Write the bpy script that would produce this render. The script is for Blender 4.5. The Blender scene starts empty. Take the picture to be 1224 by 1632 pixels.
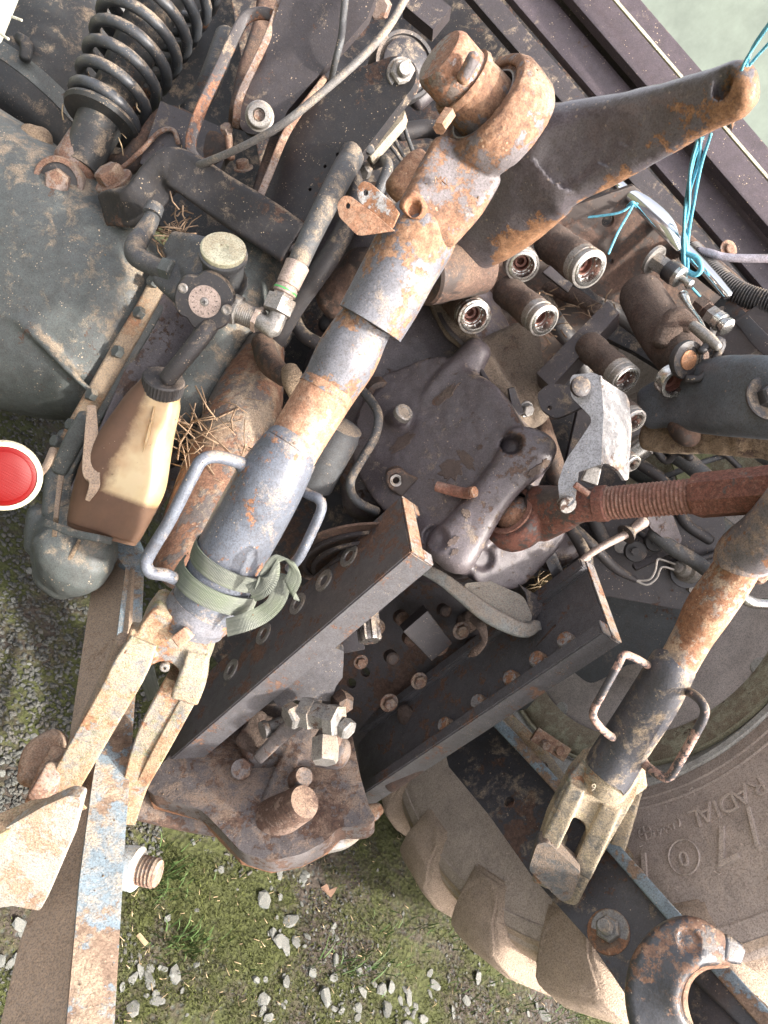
import bpy, bmesh, math, random
import numpy as np
from mathutils import Vector, Matrix, noise
random.seed(7)
sc = bpy.context.scene
COL = sc.collection
# ------------------------------------------------------------------ camera
F = 1180.0                                   # focal length in photo pixels (photo 1224 x 1632)
CAM_H = 1.36
PITCH, YAW, ROLL = math.radians(29.1), math.radians(32.1), math.radians(49.9)
fwd = Vector((math.sin(YAW)*math.cos(PITCH), math.cos(YAW)*math.cos(PITCH), -math.sin(PITCH)))
_X = Vector((math.cos(YAW), -math.sin(YAW), 0.0))
_U = _X.cross(fwd)
RT = _X*math.cos(ROLL) + _U*math.sin(ROLL)
UP = _U*math.cos(ROLL) - _X*math.sin(ROLL)
EYE = Vector((0, 0, CAM_H))
cam = bpy.data.cameras.new('camera')
cam.sensor_fit = 'VERTICAL'; cam.sensor_height = 36.0; cam.lens = F/1632*36.0
cam.clip_start = 0.02; cam.clip_end = 400
cam.dof.use_dof = True; cam.dof.focus_distance = 1.15; cam.dof.aperture_fstop = 11.0
cam_ob = bpy.data.objects.new('camera', cam); COL.objects.link(cam_ob)
M = Matrix((RT, UP, -fwd)).transposed().to_4x4(); M.translation = EYE
cam_ob.matrix_world = M
sc.camera = cam_ob
# ------------------------------------------------------------------ light
w = bpy.data.worlds.new('World'); sc.world = w; w.use_nodes = True
nt = w.node_tree; bg = nt.nodes['Background']
sky = nt.nodes.new('ShaderNodeTexSky'); sky.sky_type = 'NISHITA'; sky.sun_disc = False
SUN_DIR = Vector((0.52, -0.52, 0.68)).normalized()     # towards the sun
sky.sun_elevation = math.asin(SUN_DIR.z)
sky.sun_rotation = math.atan2(SUN_DIR.x, SUN_DIR.y)
sky.air_density = 1.0; sky.dust_density = 6.0; sky.ozone_density = 1.0
hs_ = nt.nodes.new('ShaderNodeHueSaturation'); hs_.inputs['Saturation'].default_value = .35
nt.links.new(sky.outputs[0], hs_.inputs['Color'])
tn = nt.nodes.new('ShaderNodeMix'); tn.data_type = 'RGBA'; tn.blend_type = 'MULTIPLY'; tn.inputs[0].default_value = 1.0; tn.inputs[7].default_value = (1.04, .98, .96, 1)
nt.links.new(hs_.outputs[0], tn.inputs[6]); nt.links.new(tn.outputs[2], bg.inputs[0]); bg.inputs[1].default_value = 0.15
sl = bpy.data.lights.new('sun', 'SUN'); sl.energy = 2.4; sl.angle = math.radians(3.0); sl.color = (1.0, 0.94, 0.86)
so = bpy.data.objects.new('sun', sl); COL.objects.link(so)
so.rotation_euler = SUN_DIR.to_track_quat('Z', 'Y').to_euler()
so.location = (2, -2, 5)
sc.view_settings.view_transform = 'Standard'; sc.view_settings.look = 'None'
sc.view_settings.exposure = 2.05; sc.view_settings.gamma = 1.0
sc.view_settings.use_curve_mapping = False
sc.render.engine = 'CYCLES'
sc.cycles.max_bounces = 6; sc.cycles.diffuse_bounces = 4; sc.cycles.glossy_bounces = 3
sc.cycles.transmission_bounces = 4; sc.cycles.caustics_reflective = False; sc.cycles.caustics_refractive = False
# ------------------------------------------------------------------ geometry helpers
def ray(x, y): return fwd + RT*((x-612)/F) + UP*((816-y)/F)
def P(x, y, d): return EYE + ray(x, y)*d                 # the place that lies d metres deep where the photo shows (x, y)
def ax(dx, dy, deg):                                      # a direction: towards the lens, leaning deg degrees to the photo's (dx, dy)
    v = (RT*dx - UP*dy).normalized(); a = math.radians(deg)
    return (-fwd*math.cos(a) + v*math.sin(a)).normalized()
REAR = Vector((0, -1, 0)); ZUP = Vector((0, 0, 1)); XR = Vector((1, 0, 0))
class Plane:
    def __init__(s, p, n=None, q=None, r=None):
        s.p = P(*p)
        if q is not None:
            s.n = (P(*q)-s.p).cross(P(*r)-s.p).normalized()
            if s.n.dot(fwd) > 0: s.n = -s.n
        else: s.n = (n if n is not None else -fwd).normalized()
    def at(s, x, y):
        k = ray(x, y); return EYE + k*((s.p-EYE).dot(s.n)/k.dot(s.n))
def basis(a, ref=None):
    a = a.normalized(); ref = ref if ref is not None else (ZUP if abs(a.z) < .9 else XR)
    s = a.cross(ref)
    if s.length < 1e-4: s = a.cross(XR + Vector((0, .3, .2)))
    s.normalize(); return s, s.cross(a).normalized()
class MB:
    def __init__(s): s.v = []; s.f = []
    def add(s, vs, fs):
        o = len(s.v); s.v += [Vector(q) for q in vs]; s.f += [tuple(i+o for i in f) for f in fs]; return s
    def rings(s, rings, closed_ends=True, loop=False):
        n = len(rings[0]); o = len(s.v)
        for r in rings: s.v += [Vector(q) for q in r]
        m = len(rings)
        for i in range(m if loop else m-1):
            a = o+i*n; b = o+((i+1) % m)*n
            for k in range(n):
                k2 = (k+1) % n; s.f.append((a+k, a+k2, b+k2, b+k))
        if closed_ends and not loop:
            s.f.append(tuple(o+k for k in range(n))[::-1]); s.f.append(tuple(o+(m-1)*n+k for k in range(n)))
        return s
    def lathe(s, p, a, prof, seg=28, phase=0.0, ref=None, open_=False):     # prof: (distance along a, radius) in metres
        a = a.normalized(); u, v = basis(a, ref); rings = []
        for t, r in prof:
            r = max(r, 1e-5)
            rings.append([p + a*t + (u*math.cos(2*math.pi*k/seg+phase) + v*math.sin(2*math.pi*k/seg+phase))*r for k in range(seg)])
        return s.rings(rings, closed_ends=not open_)
    def cyl(s, p0, p1, r0, r1=None, seg=24):
        r1 = r0 if r1 is None else r1; d = p1-p0
        return s.lathe(p0, d, [(0, r0), (d.length, r1)], seg)
    def ball(s, c, r, seg=16, sc3=(1, 1, 1), axes=None):
        axes = axes or (XR, Vector((0, 1, 0)), ZUP); rings = []
        for i in range(seg//2+1):
            t = math.pi*i/(seg//2); rr = max(math.sin(t), 1e-3)
            rings.append([c + axes[0]*(r*sc3[0]*rr*math.cos(2*math.pi*k/seg)) + axes[1]*(r*sc3[1]*rr*math.sin(2*math.pi*k/seg)) - axes[2]*(r*sc3[2]*math.cos(t)) for k in range(seg)])
        return s.rings(rings)
    def box(s, c, a, b, cc):                                   # half-extent vectors
        vs = [c + a*i + b*j + cc*k for i in (-1, 1) for j in (-1, 1) for k in (-1, 1)]
        return s.add(vs, [(0, 1, 3, 2), (4, 6, 7, 5), (0, 4, 5, 1), (2, 3, 7, 6), (0, 2, 6, 4), (1, 5, 7, 3)])
def crom(pts, sub):
    if len(pts) < 3 or sub <= 1: return [tuple(p) for p in pts]
    A = np.array(pts, float); out = []
    ext = np.vstack([2*A[0]-A[1], A, 2*A[-1]-A[-2]])
    for i in range(1, len(ext)-2):
        p0, p1, p2, p3 = ext[i-1], ext[i], ext[i+1], ext[i+2]
        for k in range(sub):
            t = k/sub
            out.append(.5*((2*p1) + (-p0+p2)*t + (2*p0-5*p1+4*p2-p3)*t*t + (-p0+3*p1-3*p2+p3)*t**3))
    out.append(A[-1]); return [tuple(p) for p in out]
def sweep(mb, path, e=2.0, n=20, sub=5, cap='round', ref=None, world=False):
    """path: (x, y, d, half width, half thickness) - widths in photo pixels at that depth (or metres when world)."""
    path = [tuple(p)+((p[3],) if len(p) == 4 else ()) for p in path] if not world else path
    pts = crom(path, sub); C3 = []; W = []
    for p in pts:
        if world: C3.append(Vector(p[:3])); W.append((p[3], p[4] if len(p) > 4 else p[3]))
        else: C3.append(P(*p[:3])); W.append((p[3]*p[2]/F, p[4]*p[2]/F))
    m = len(C3); rings = []; fr = []
    for i in range(m):
        T = (C3[min(i+1, m-1)] - C3[max(i-1, 0)]).normalized()
        V = ref if ref is not None else (C3[i]-EYE).normalized()
        S = T.cross(V)
        if S.length < .05: S = T.cross(UP)
        S.normalize(); fr.append((T, S, S.cross(T).normalized()))
    def ring(c, S, D, w_, h_):
        out = []
        if e >= 3.4:
            cr = min(.5, 1.5/e)*min(abs(w_), abs(h_))
            for sx_, sy_, a0 in ((1, 1, 0), (-1, 1, 90), (-1, -1, 180), (1, -1, 270)):
                for k in range(4):
                    a = math.radians(a0+k*30); out.append(c + S*(sx_*(w_-cr)+cr*math.cos(a)) + D*(sy_*(h_-cr)+cr*math.sin(a)))
            return out
        for k in range(n):
            a = 2*math.pi*(k+.5)/n; ca, sa = math.cos(a), math.sin(a)
            out.append(c + S*(w_*math.copysign(abs(ca)**(2/e), ca)) + D*(h_*math.copysign(abs(sa)**(2/e), sa)))
        return out
    if cap == 'round':
        T, S, D = fr[0]; w_, h_ = W[0]; b = min(w_, h_)
        for q in (0.97, .8, .5, .2): rings.append(ring(C3[0]-T*b*q*.8, S, D, w_*math.sqrt(1-q*q*.98), h_*math.sqrt(1-q*q*.98)))
    for i in range(m): rings.append(ring(C3[i], fr[i][1], fr[i][2], *W[i]))
    if cap == 'round':
        T, S, D = fr[-1]; w_, h_ = W[-1]; b = min(w_, h_)
        for q in (.2, .5, .8, 0.97): rings.append(ring(C3[-1]+T*b*q*.8, S, D, w_*math.sqrt(1-q*q*.98), h_*math.sqrt(1-q*q*.98)))
    mb.rings(rings); return mb
def round_poly(pts, seg=4):
    out = []; n = len(pts)
    for i, p in enumerate(pts):
        if len(p) < 3 or p[2] <= 0: out.append((p[0], p[1])); continue
        a = Vector(pts[i-1][:2]); b = Vector(p[:2]); c = Vector(pts[(i+1) % n][:2])
        d1 = (a-b); d2 = (c-b); r = min(p[2], d1.length*.48, d2.length*.48)
        q1 = b+d1.normalized()*r; q2 = b+d2.normalized()*r
        for k in range(seg+1):
            t = k/seg; q = q1*(1-t)**2 + b*2*t*(1-t) + q2*t*t; out.append((q.x, q.y))
    return out
def plate_bm(pts, pl, t, bevel=.0015, holes=(), seg=2):
    """a sheet with the photo outline pts lying on plane pl, t metres thick behind it, with real holes."""
    bm = bmesh.new()
    def loop(vs):
        b = [bm.verts.new(v) for v in vs]; return [bm.edges.new((b[i], b[(i+1) % len(b)])) for i in range(len(b))]
    es = loop([pl.at(x, y) for x, y in round_poly(pts)])
    u, v = basis(pl.n)
    for (x, y, r) in holes:
        c = pl.at(x, y); rr = r*(c-EYE).dot(fwd)/F
        es += loop([c + (u*math.cos(2*math.pi*k/14) + v*math.sin(2*math.pi*k/14))*rr for k in range(14)])
    bmesh.ops.triangle_fill(bm, edges=es, use_beauty=True, use_dissolve=False)
    ext = bmesh.ops.extrude_face_region(bm, geom=bm.faces[:])
    for q in ext['geom']:
        if isinstance(q, bmesh.types.BMVert): q.co -= pl.n*t
    bmesh.ops.recalc_face_normals(bm, faces=bm.faces[:])
    if bevel:
        ed = [e for e in bm.edges if len(e.link_faces) == 2 and e.calc_face_angle(0) > .45]
        try: bmesh.ops.bevel(bm, geom=ed, offset=bevel, segments=seg, profile=.6, affect='EDGES', clamp_overlap=True)
        except Exception: pass
    return bm
def finish(bm, name, mat, parent=None, origin=None, sharp=38, wn=False, smooth=True):
    o3 = parent_origin(parent) if parent is not None else (origin or Vector())
    for v in bm.verts: v.co -= o3
    if smooth:
        th = math.radians(sharp)
        for f in bm.faces: f.smooth = True
        for e in bm.edges:
            if len(e.link_faces) == 2 and e.calc_face_angle(0) > th: e.smooth = False
    me = bpy.data.meshes.new(name); bm.to_mesh(me); bm.free()
    ob = bpy.data.objects.new(name, me); COL.objects.link(ob)
    if mat is not None: me.materials.append(mat)
    if parent is not None: ob.parent = parent; ob['_o'] = list(o3)
    else: ob.location = o3; ob['_o'] = list(o3)
    if wn:
        m = ob.modifiers.new('wn', 'WEIGHTED_NORMAL'); m.keep_sharp = True; m.weight = 80
    return ob
def parent_origin(p): return Vector(p['_o'])
def to_bm(mb, recalc=True):
    bm = bmesh.new(); vs = [bm.verts.new(v) for v in mb.v]
    for f in mb.f:
        try: bm.faces.new([vs[i] for i in f])
        except ValueError: pass
    if recalc: bmesh.ops.recalc_face_normals(bm, faces=bm.faces[:])
    return bm
def part(name, mat, parent, mb, sharp=38, **k):
    return finish(to_bm(mb), name, mat, parent, sharp=sharp, **k)
def plate(name, mat, parent, pts, pl, t, bevel=.0015, holes=(), seg=2):
    return finish(plate_bm(pts, pl, t, bevel, holes, seg), name, mat, parent, wn=True)
def cast(name, mat, parent, mb, voxel=.005, smooth=6, dents=(), rough=0.0):
    """weld overlapping shapes into one cast body with soft fillets; dents: (centre, direction inward, radius, depth)"""
    bm = to_bm(mb); me = bpy.data.meshes.new('t'); bm.to_mesh(me); bm.free()
    ob = bpy.data.objects.new('t', me); COL.objects.link(ob)
    r = ob.modifiers.new('r', 'REMESH'); r.mode = 'VOXEL'; r.voxel_size = voxel; r.use_smooth_shade = True
    s = ob.modifiers.new('s', 'SMOOTH'); s.factor = .5; s.iterations = smooth
    dg = bpy.context.evaluated_depsgraph_get()
    m2 = bpy.data.meshes.new_from_object(ob.evaluated_get(dg))
    bpy.data.objects.remove(ob); bpy.data.meshes.remove(me)
    o3 = parent_origin(parent)
    n = len(m2.vertices); co = np.empty(n*3, np.float32); m2.vertices.foreach_get('co', co); co = co.reshape(-1, 3)
    disp = np.zeros_like(co)
    for c, a, rad, dep, *sf in dents:
        sf = sf[0] if sf else .3
        a = np.array(a.normalized()); rel = co-np.array(c); t = rel@a; perp = rel-np.outer(t, a)
        q = np.linalg.norm(perp, axis=1)/rad; k = np.clip((1+sf/2-q)/sf, 0, 1); k = k*k*(3-2*k)
        k *= (np.abs(t) < dep*1.3+rad)
        nw = np.outer(k*dep, a); m_ = np.linalg.norm(nw, axis=1) > np.linalg.norm(disp, axis=1); disp[m_] = nw[m_]
    co += disp
    if rough:
        for i in range(n):
            v = Vector(co[i].tolist()); k = noise.noise(v*22)*rough + noise.noise(v*70)*rough*.4
            co[i] += np.array(m2.vertices[i].normal)*k
    co -= np.array(o3)
    m2.vertices.foreach_set('co', co.astype(np.float32).ravel())
    m2.polygons.foreach_set('use_smooth', [True]*len(m2.polygons))
    m2.materials.clear(); m2.materials.append(mat); m2.update()
    m2.name = name
    o = bpy.data.objects.new(name, m2); COL.objects.link(o); o.parent = parent; o['_o'] = list(o3)
    return o
def thing(name, label, cat, at, group=None):
    o = bpy.data.objects.new(name, None); COL.objects.link(o); o.empty_display_size = .02
    p = P(*at) if not isinstance(at, Vector) else at
    o.location = p; o['_o'] = list(p); o['label'] = label; o['category'] = cat
    if group: o['group'] = group
    return o
def bolt(name, mat, parent, c, a, r, h=None, washer=0, stub=0, stub_r=None, seg=6, mat2=None, phase=.2):
    """hex head (or nut) with washer and thread stub standing on point c, axis a"""
    h = h or r*.8; mb = MB(); a = a.normalized(); z = 0
    if washer: mb.lathe(c-a*.001, a, [(0, washer), (r*.18, washer), (r*.24, washer*.94), (r*.24, 0)], 24); z = r*.2
    mb.lathe(c+a*z, a, [(-.002, r), (h*.82, r), (h, r*.84), (h, 0)], seg if seg != 6 else 6, phase)
    if stub:
        sr = stub_r or r*.55; pr = []; t = h+z
        k = max(3, int(stub/(sr*.28)))
        pr = [(0, sr)]
        for i in range(k):
            pr += [(t+stub*(i+.25)/k, sr), (t+stub*(i+.75)/k, sr*.9)]
        pr += [(t+stub, sr*.85), (t+stub*1.02, 0)]
        mb.lathe(c, a, pr, 18)
    return part(name, mat, parent, mb, sharp=28)
def thread_profile(L, r, pitch, depth):
    pr = [(0, r-depth)]; k = int(L/pitch)
    for i in range(k):
        pr += [(pitch*(i+.12), r-depth), (pitch*(i+.45), r), (pitch*(i+.62), r), (pitch*(i+.95), r-depth)]
    return pr + [(L, r-depth)]
# ------------------------------------------------------------------ materials
def nd(nt, t, **k):
    n = nt.nodes.new(t)
    for a, b in k.items():
        if a.startswith('i_'): n.inputs[a[2:].replace('_', ' ')].default_value = b
        else: setattr(n, a, b)
    return n
def ramp(nt, fac, stops):
    n = nt.nodes.new('ShaderNodeValToRGB'); nt.links.new(fac, n.inputs[0])
    while len(n.color_ramp.elements) < len(stops): n.color_ramp.elements.new(.5)
    for e, (p, c) in zip(n.color_ramp.elements, stops):
        e.position = p; e.color = (c, c, c, 1) if not hasattr(c, '__len__') else (*c, 1)
    return n.outputs[0]
def mixc(nt, f, a, b, mode='MIX'):
    n = nt.nodes.new('ShaderNodeMix'); n.data_type = 'RGBA'; n.blend_type = mode
    for s, v in ((0, f), (6, a), (7, b)):
        if hasattr(v, 'is_linked'): nt.links.new(v, n.inputs[s])
        else: n.inputs[s].default_value = v if s == 0 else ((*v, 1) if len(v) == 3 else v)
    return n.outputs[2]
def mth(nt, op, a, b=None, clamp=False):
    n = nt.nodes.new('ShaderNodeMath'); n.operation = op; n.use_clamp = clamp
    for i, v in enumerate((a, b)):
        if v is None: continue
        if hasattr(v, 'is_linked'): nt.links.new(v, n.inputs[i])
        else: n.inputs[i].default_value = v
    return n.outputs[0]
def nz(nt, vec, s, det=5, rgh=.55, dist=0.0):
    n = nt.nodes.new('ShaderNodeTexNoise'); n.inputs['Scale'].default_value = s; n.inputs['Detail'].default_value = det
    n.inputs['Roughness'].default_value = rgh; n.inputs['Distortion'].default_value = dist
    nt.links.new(vec, n.inputs['Vector']); return n.outputs[0]
MUD = (.30, .20, .125); DUST = (.40, .31, .215)
def metal(name, paint, rust=.3, dust=.3, rough=.45, rustcol=None, dustcol=DUST, scale=1.0, metallic=0.0, spec=.5,
          paint2=None, grime=.4, rustdir=None, edge=0.0, bump=.4, speck=.3, pit=0.0, up=1.0, coat=0.0, moss=0.0, stretch=None):
    scale *= 1.6
    m = bpy.data.materials.new(name); m.use_nodes = True; nt = m.node_tree
    bs = nt.nodes['Principled BSDF']; L = nt.links.new
    tc = nt.nodes.new('ShaderNodeTexCoord'); mp = nt.nodes.new('ShaderNodeMapping')
    oi = nt.nodes.new('ShaderNodeObjectInfo')
    L(tc.outputs['Object'], mp.inputs[0])
    cmb = nt.nodes.new('ShaderNodeCombineXYZ'); L(mth(nt, 'MULTIPLY', oi.outputs['Random'], 37.0), cmb.inputs[0]); L(mth(nt, 'MULTIPLY', oi.outputs['Random'], 11.0), cmb.inputs[1])
    L(cmb.outputs[0], mp.inputs['Location'])
    if stretch: mp.inputs['Scale'].default_value = stretch
    v = mp.outputs[0]
    low = nz(nt, v, 9*scale, 3); mid = nz(nt, v, 26*scale, 8, .62, .4); mid2 = nz(nt, v, 55*scale, 9, .7)
    fine = nz(nt, v, 260*scale, 5, .65); rmix = nz(nt, v, 90*scale, 8, .7)
    p2 = paint2 or tuple(c*.72 for c in paint)
    col = mixc(nt, ramp(nt, mid, [(.38, 0), (.62, 1)]), paint, p2)
    col = mixc(nt, mth(nt, 'MULTIPLY', ramp(nt, fine, [(.3, 0), (.75, 1)]), .35), col, tuple(c*1.45+.01 for c in paint))
    # long faint scratches and wipes
    sc2 = nt.nodes.new('ShaderNodeMapping'); L(v, sc2.inputs[0]); sc2.inputs['Scale'].default_value = (9, 40, 140); sc2.inputs['Rotation'].default_value = (.7, .4, 1.1)
    scr = nz(nt, sc2.outputs[0], 3.0*scale, 3, .6)
    col = mixc(nt, mth(nt, 'MULTIPLY', ramp(nt, scr, [(.66, 0), (.72, 1)]), .35), col, tuple(min(1, c*2.2+.05) for c in paint))
    rc = rustcol or ORANGE
    rcol = ramp(nt, rmix, [(.3, rc[0]), (.5, rc[1]), (.72, rc[2])])
    big = nz(nt, v, 5.5, 2, .5)
    rs = mth(nt, 'ADD', mth(nt, 'MULTIPLY', low, .50), mth(nt, 'MULTIPLY', mid2, .50))
    rs = mth(nt, 'ADD', rs, mth(nt, 'MULTIPLY', mth(nt, 'SUBTRACT', big, .5), .30))
    if edge:
        gp_ = nt.nodes.new('ShaderNodeNewGeometry')
        rs = mth(nt, 'ADD', rs, mth(nt, 'MULTIPLY', ramp(nt, gp_.outputs['Pointiness'], [(.51, 0), (.58, 1)]), edge))
    if rustdir:
        dv = nt.nodes.new('ShaderNodeVectorMath'); dv.operation = 'DOT_PRODUCT'; L(tc.outputs['Object'], dv.inputs[0]); dv.inputs[1].default_value = rustdir[0]
        rs = mth(nt, 'ADD', rs, mth(nt, 'MULTIPLY', mth(nt, 'SUBTRACT', dv.outputs['Value'], rustdir[1]), rustdir[2]))
    t = .66 - .34*rust
    rm = ramp(nt, rs, [(max(0, t-.004), 0), (min(1, t+.012), 1)]) if rust > 0 else None
    bh = mth(nt, 'MULTIPLY', fine, .35)
    if rm:
        col = mixc(nt, mth(nt, 'MULTIPLY', ramp(nt, rs, [(max(0, t-.022), 0), (t-.004, 1)]), .45), col, tuple(c*.5 for c in rc[1]))
        col = mixc(nt, rm, col, rcol)
        bh = mth(nt, 'ADD', bh, mth(nt, 'MULTIPLY', rm, mth(nt, 'ADD', mth(nt, 'MULTIPLY', rmix, 1.3), -1.1)))
    if grime:
        g1 = nz(nt, v, 38*scale, 10, .78, .6); g2 = nz(nt, v, 120*scale, 6, .7)
        gm = mth(nt, 'MULTIPLY', ramp(nt, g1, [(.46, 0), (.62, 1)]), ramp(nt, g2, [(.35, .3), (.6, 1)]))
        col = mixc(nt, mth(nt, 'MULTIPLY', gm, grime), col, (.045, .034, .028))
    # dust, a little thicker on faces that look up
    geo = nt.nodes.new('ShaderNodeNewGeometry'); sx = nt.nodes.new('ShaderNodeSeparateXYZ'); L(geo.outputs['Normal'], sx.inputs[0])
    upz = mth(nt, 'MULTIPLY', mth(nt, 'MAXIMUM', sx.outputs[2], 0.0), .20*up)
    dn = nz(nt, v, 17*scale, 10, .74, .3)
    ds = mth(nt, 'ADD', dn, upz)
    ds = mth(nt, 'ADD', ds, mth(nt, 'MULTIPLY', mth(nt, 'SUBTRACT', nz(nt, v, 7.5, 2, .5), .5), -.25))
    td = .74 - .36*dust
    dm = ramp(nt, ds, [(td-.01, 0), (td+.11, 1)])
    dfine = ramp(nt, fine, [(.33, .25), (.6, 1)])
    dmm = mth(nt, 'MULTIPLY', dm, dfine)
    dcol = mixc(nt, rmix, tuple(c*.62 for c in dustcol), tuple(min(1, c*1.15) for c in dustcol))
    if dust > 0:
        col = mixc(nt, mth(nt, 'MULTIPLY', dmm, .85), col, dcol)
        bh = mth(nt, 'ADD', bh, mth(nt, 'MULTIPLY', dmm, .7))
    if moss: col = mixc(nt, mth(nt, 'MULTIPLY', ramp(nt, nz(nt, v, 30*scale, 8, .7), [(.62-.2*moss, 0), (.78-.2*moss, 1)]), .8), col, (.10, .115, .03))
    if speck:
        vo = nt.nodes.new('ShaderNodeTexVoronoi'); vo.inputs['Scale'].default_value = 110*scale; L(v, vo.inputs['Vector'])
        sp = mth(nt, 'MULTIPLY', mth(nt, 'LESS_THAN', vo.outputs['Distance'], mth(nt, 'MULTIPLY', ramp(nt, nz(nt, v, 45, 4), [(.45, 0), (.75, 1)]), .30)), speck*1.3, True)
        col = mixc(nt, sp, col, tuple(min(1, c*1.35) for c in dustcol))
    gr1 = nz(nt, v, 420, 3, .7); gr2 = nz(nt, v, 150*scale, 6, .75)
    col = mixc(nt, mth(nt, 'MULTIPLY', ramp(nt, gr1, [(.40, 1), (.52, 0)]), .40), col, (.02, .016, .014))
    col = mixc(nt, mth(nt, 'MULTIPLY', ramp(nt, gr2, [(.58, 0), (.70, 1)]), .16), col, tuple(min(1, c*1.1) for c in dustcol))
    L(col, bs.inputs['Base Color'])
    rg = mth(nt, 'ADD', rough-.08, mth(nt, 'MULTIPLY', mid, .22))
    if rm: rg = mixc(nt, rm, rg_c(nt, rg), (.82, .82, .82))
    rg = mixc(nt, dmm, rg, (.92, .92, .92)) if rm else mixc(nt, dmm, rg_c(nt, rg), (.92, .92, .92))
    L(rg, bs.inputs['Roughness'])
    if metallic:
        mt = metallic
        inv = mth(nt, 'MULTIPLY', mth(nt, 'SUBTRACT', 1.0, dmm), metallic)
        if rm: inv = mth(nt, 'MULTIPLY', inv, mth(nt, 'SUBTRACT', 1.0, rm))
        L(inv, bs.inputs['Metallic'])
    bs.inputs['Specular IOR Level'].default_value = spec
    if coat: bs.inputs['Coat Weight'].default_value = coat
    if pit: bh = mth(nt, 'ADD', bh, mth(nt, 'MULTIPLY', mid2, pit))
    b = nt.nodes.new('ShaderNodeBump'); b.inputs['Strength'].default_value = bump; b.inputs['Distance'].default_value = .004/scale
    L(bh, b.inputs['Height']); L(b.outputs[0], bs.inputs['Normal'])
    return m
def rg_c(nt, s):
    n = nt.nodes.new('ShaderNodeCombineColor')
    for i in range(3): nt.links.new(s, n.inputs[i])
    return n.outputs[0]
def plain(name, col, rough=.5, metallic=0, bump=0, scale=60, var=.3, **k):
    m = bpy.data.materials.new(name); m.use_nodes = True; nt = m.node_tree; bs = nt.nodes['Principled BSDF']
    tc = nt.nodes.new('ShaderNodeTexCoord'); v = tc.outputs['Object']
    f = nz(nt, v, scale, 6, .65)
    c = mixc(nt, ramp(nt, f, [(.3, 0), (.7, 1)]), tuple(x*(1-var) for x in col), tuple(min(1, x*(1+var)) for x in col))
    nt.links.new(c, bs.inputs['Base Color']); bs.inputs['Roughness'].default_value = rough; bs.inputs['Metallic'].default_value = metallic
    for a, b in k.items(): bs.inputs[a.replace('_', ' ')].default_value = b
    if bump:
        b = nt.nodes.new('ShaderNodeBump'); b.inputs['Strength'].default_value = bump; b.inputs['Distance'].default_value = .002
        nt.links.new(nz(nt, v, scale*4, 5), b.inputs['Height']); nt.links.new(b.outputs[0], bs.inputs['Normal'])
    return m
ORANGE = ((.11, .048, .025), (.25, .115, .058), (.37, .215, .13))
BROWN = ((.038, .022, .017), (.085, .048, .034), (.15, .09, .065))
REDR = ((.075, .028, .020), (.17, .062, .042), (.28, .135, .095))
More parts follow.
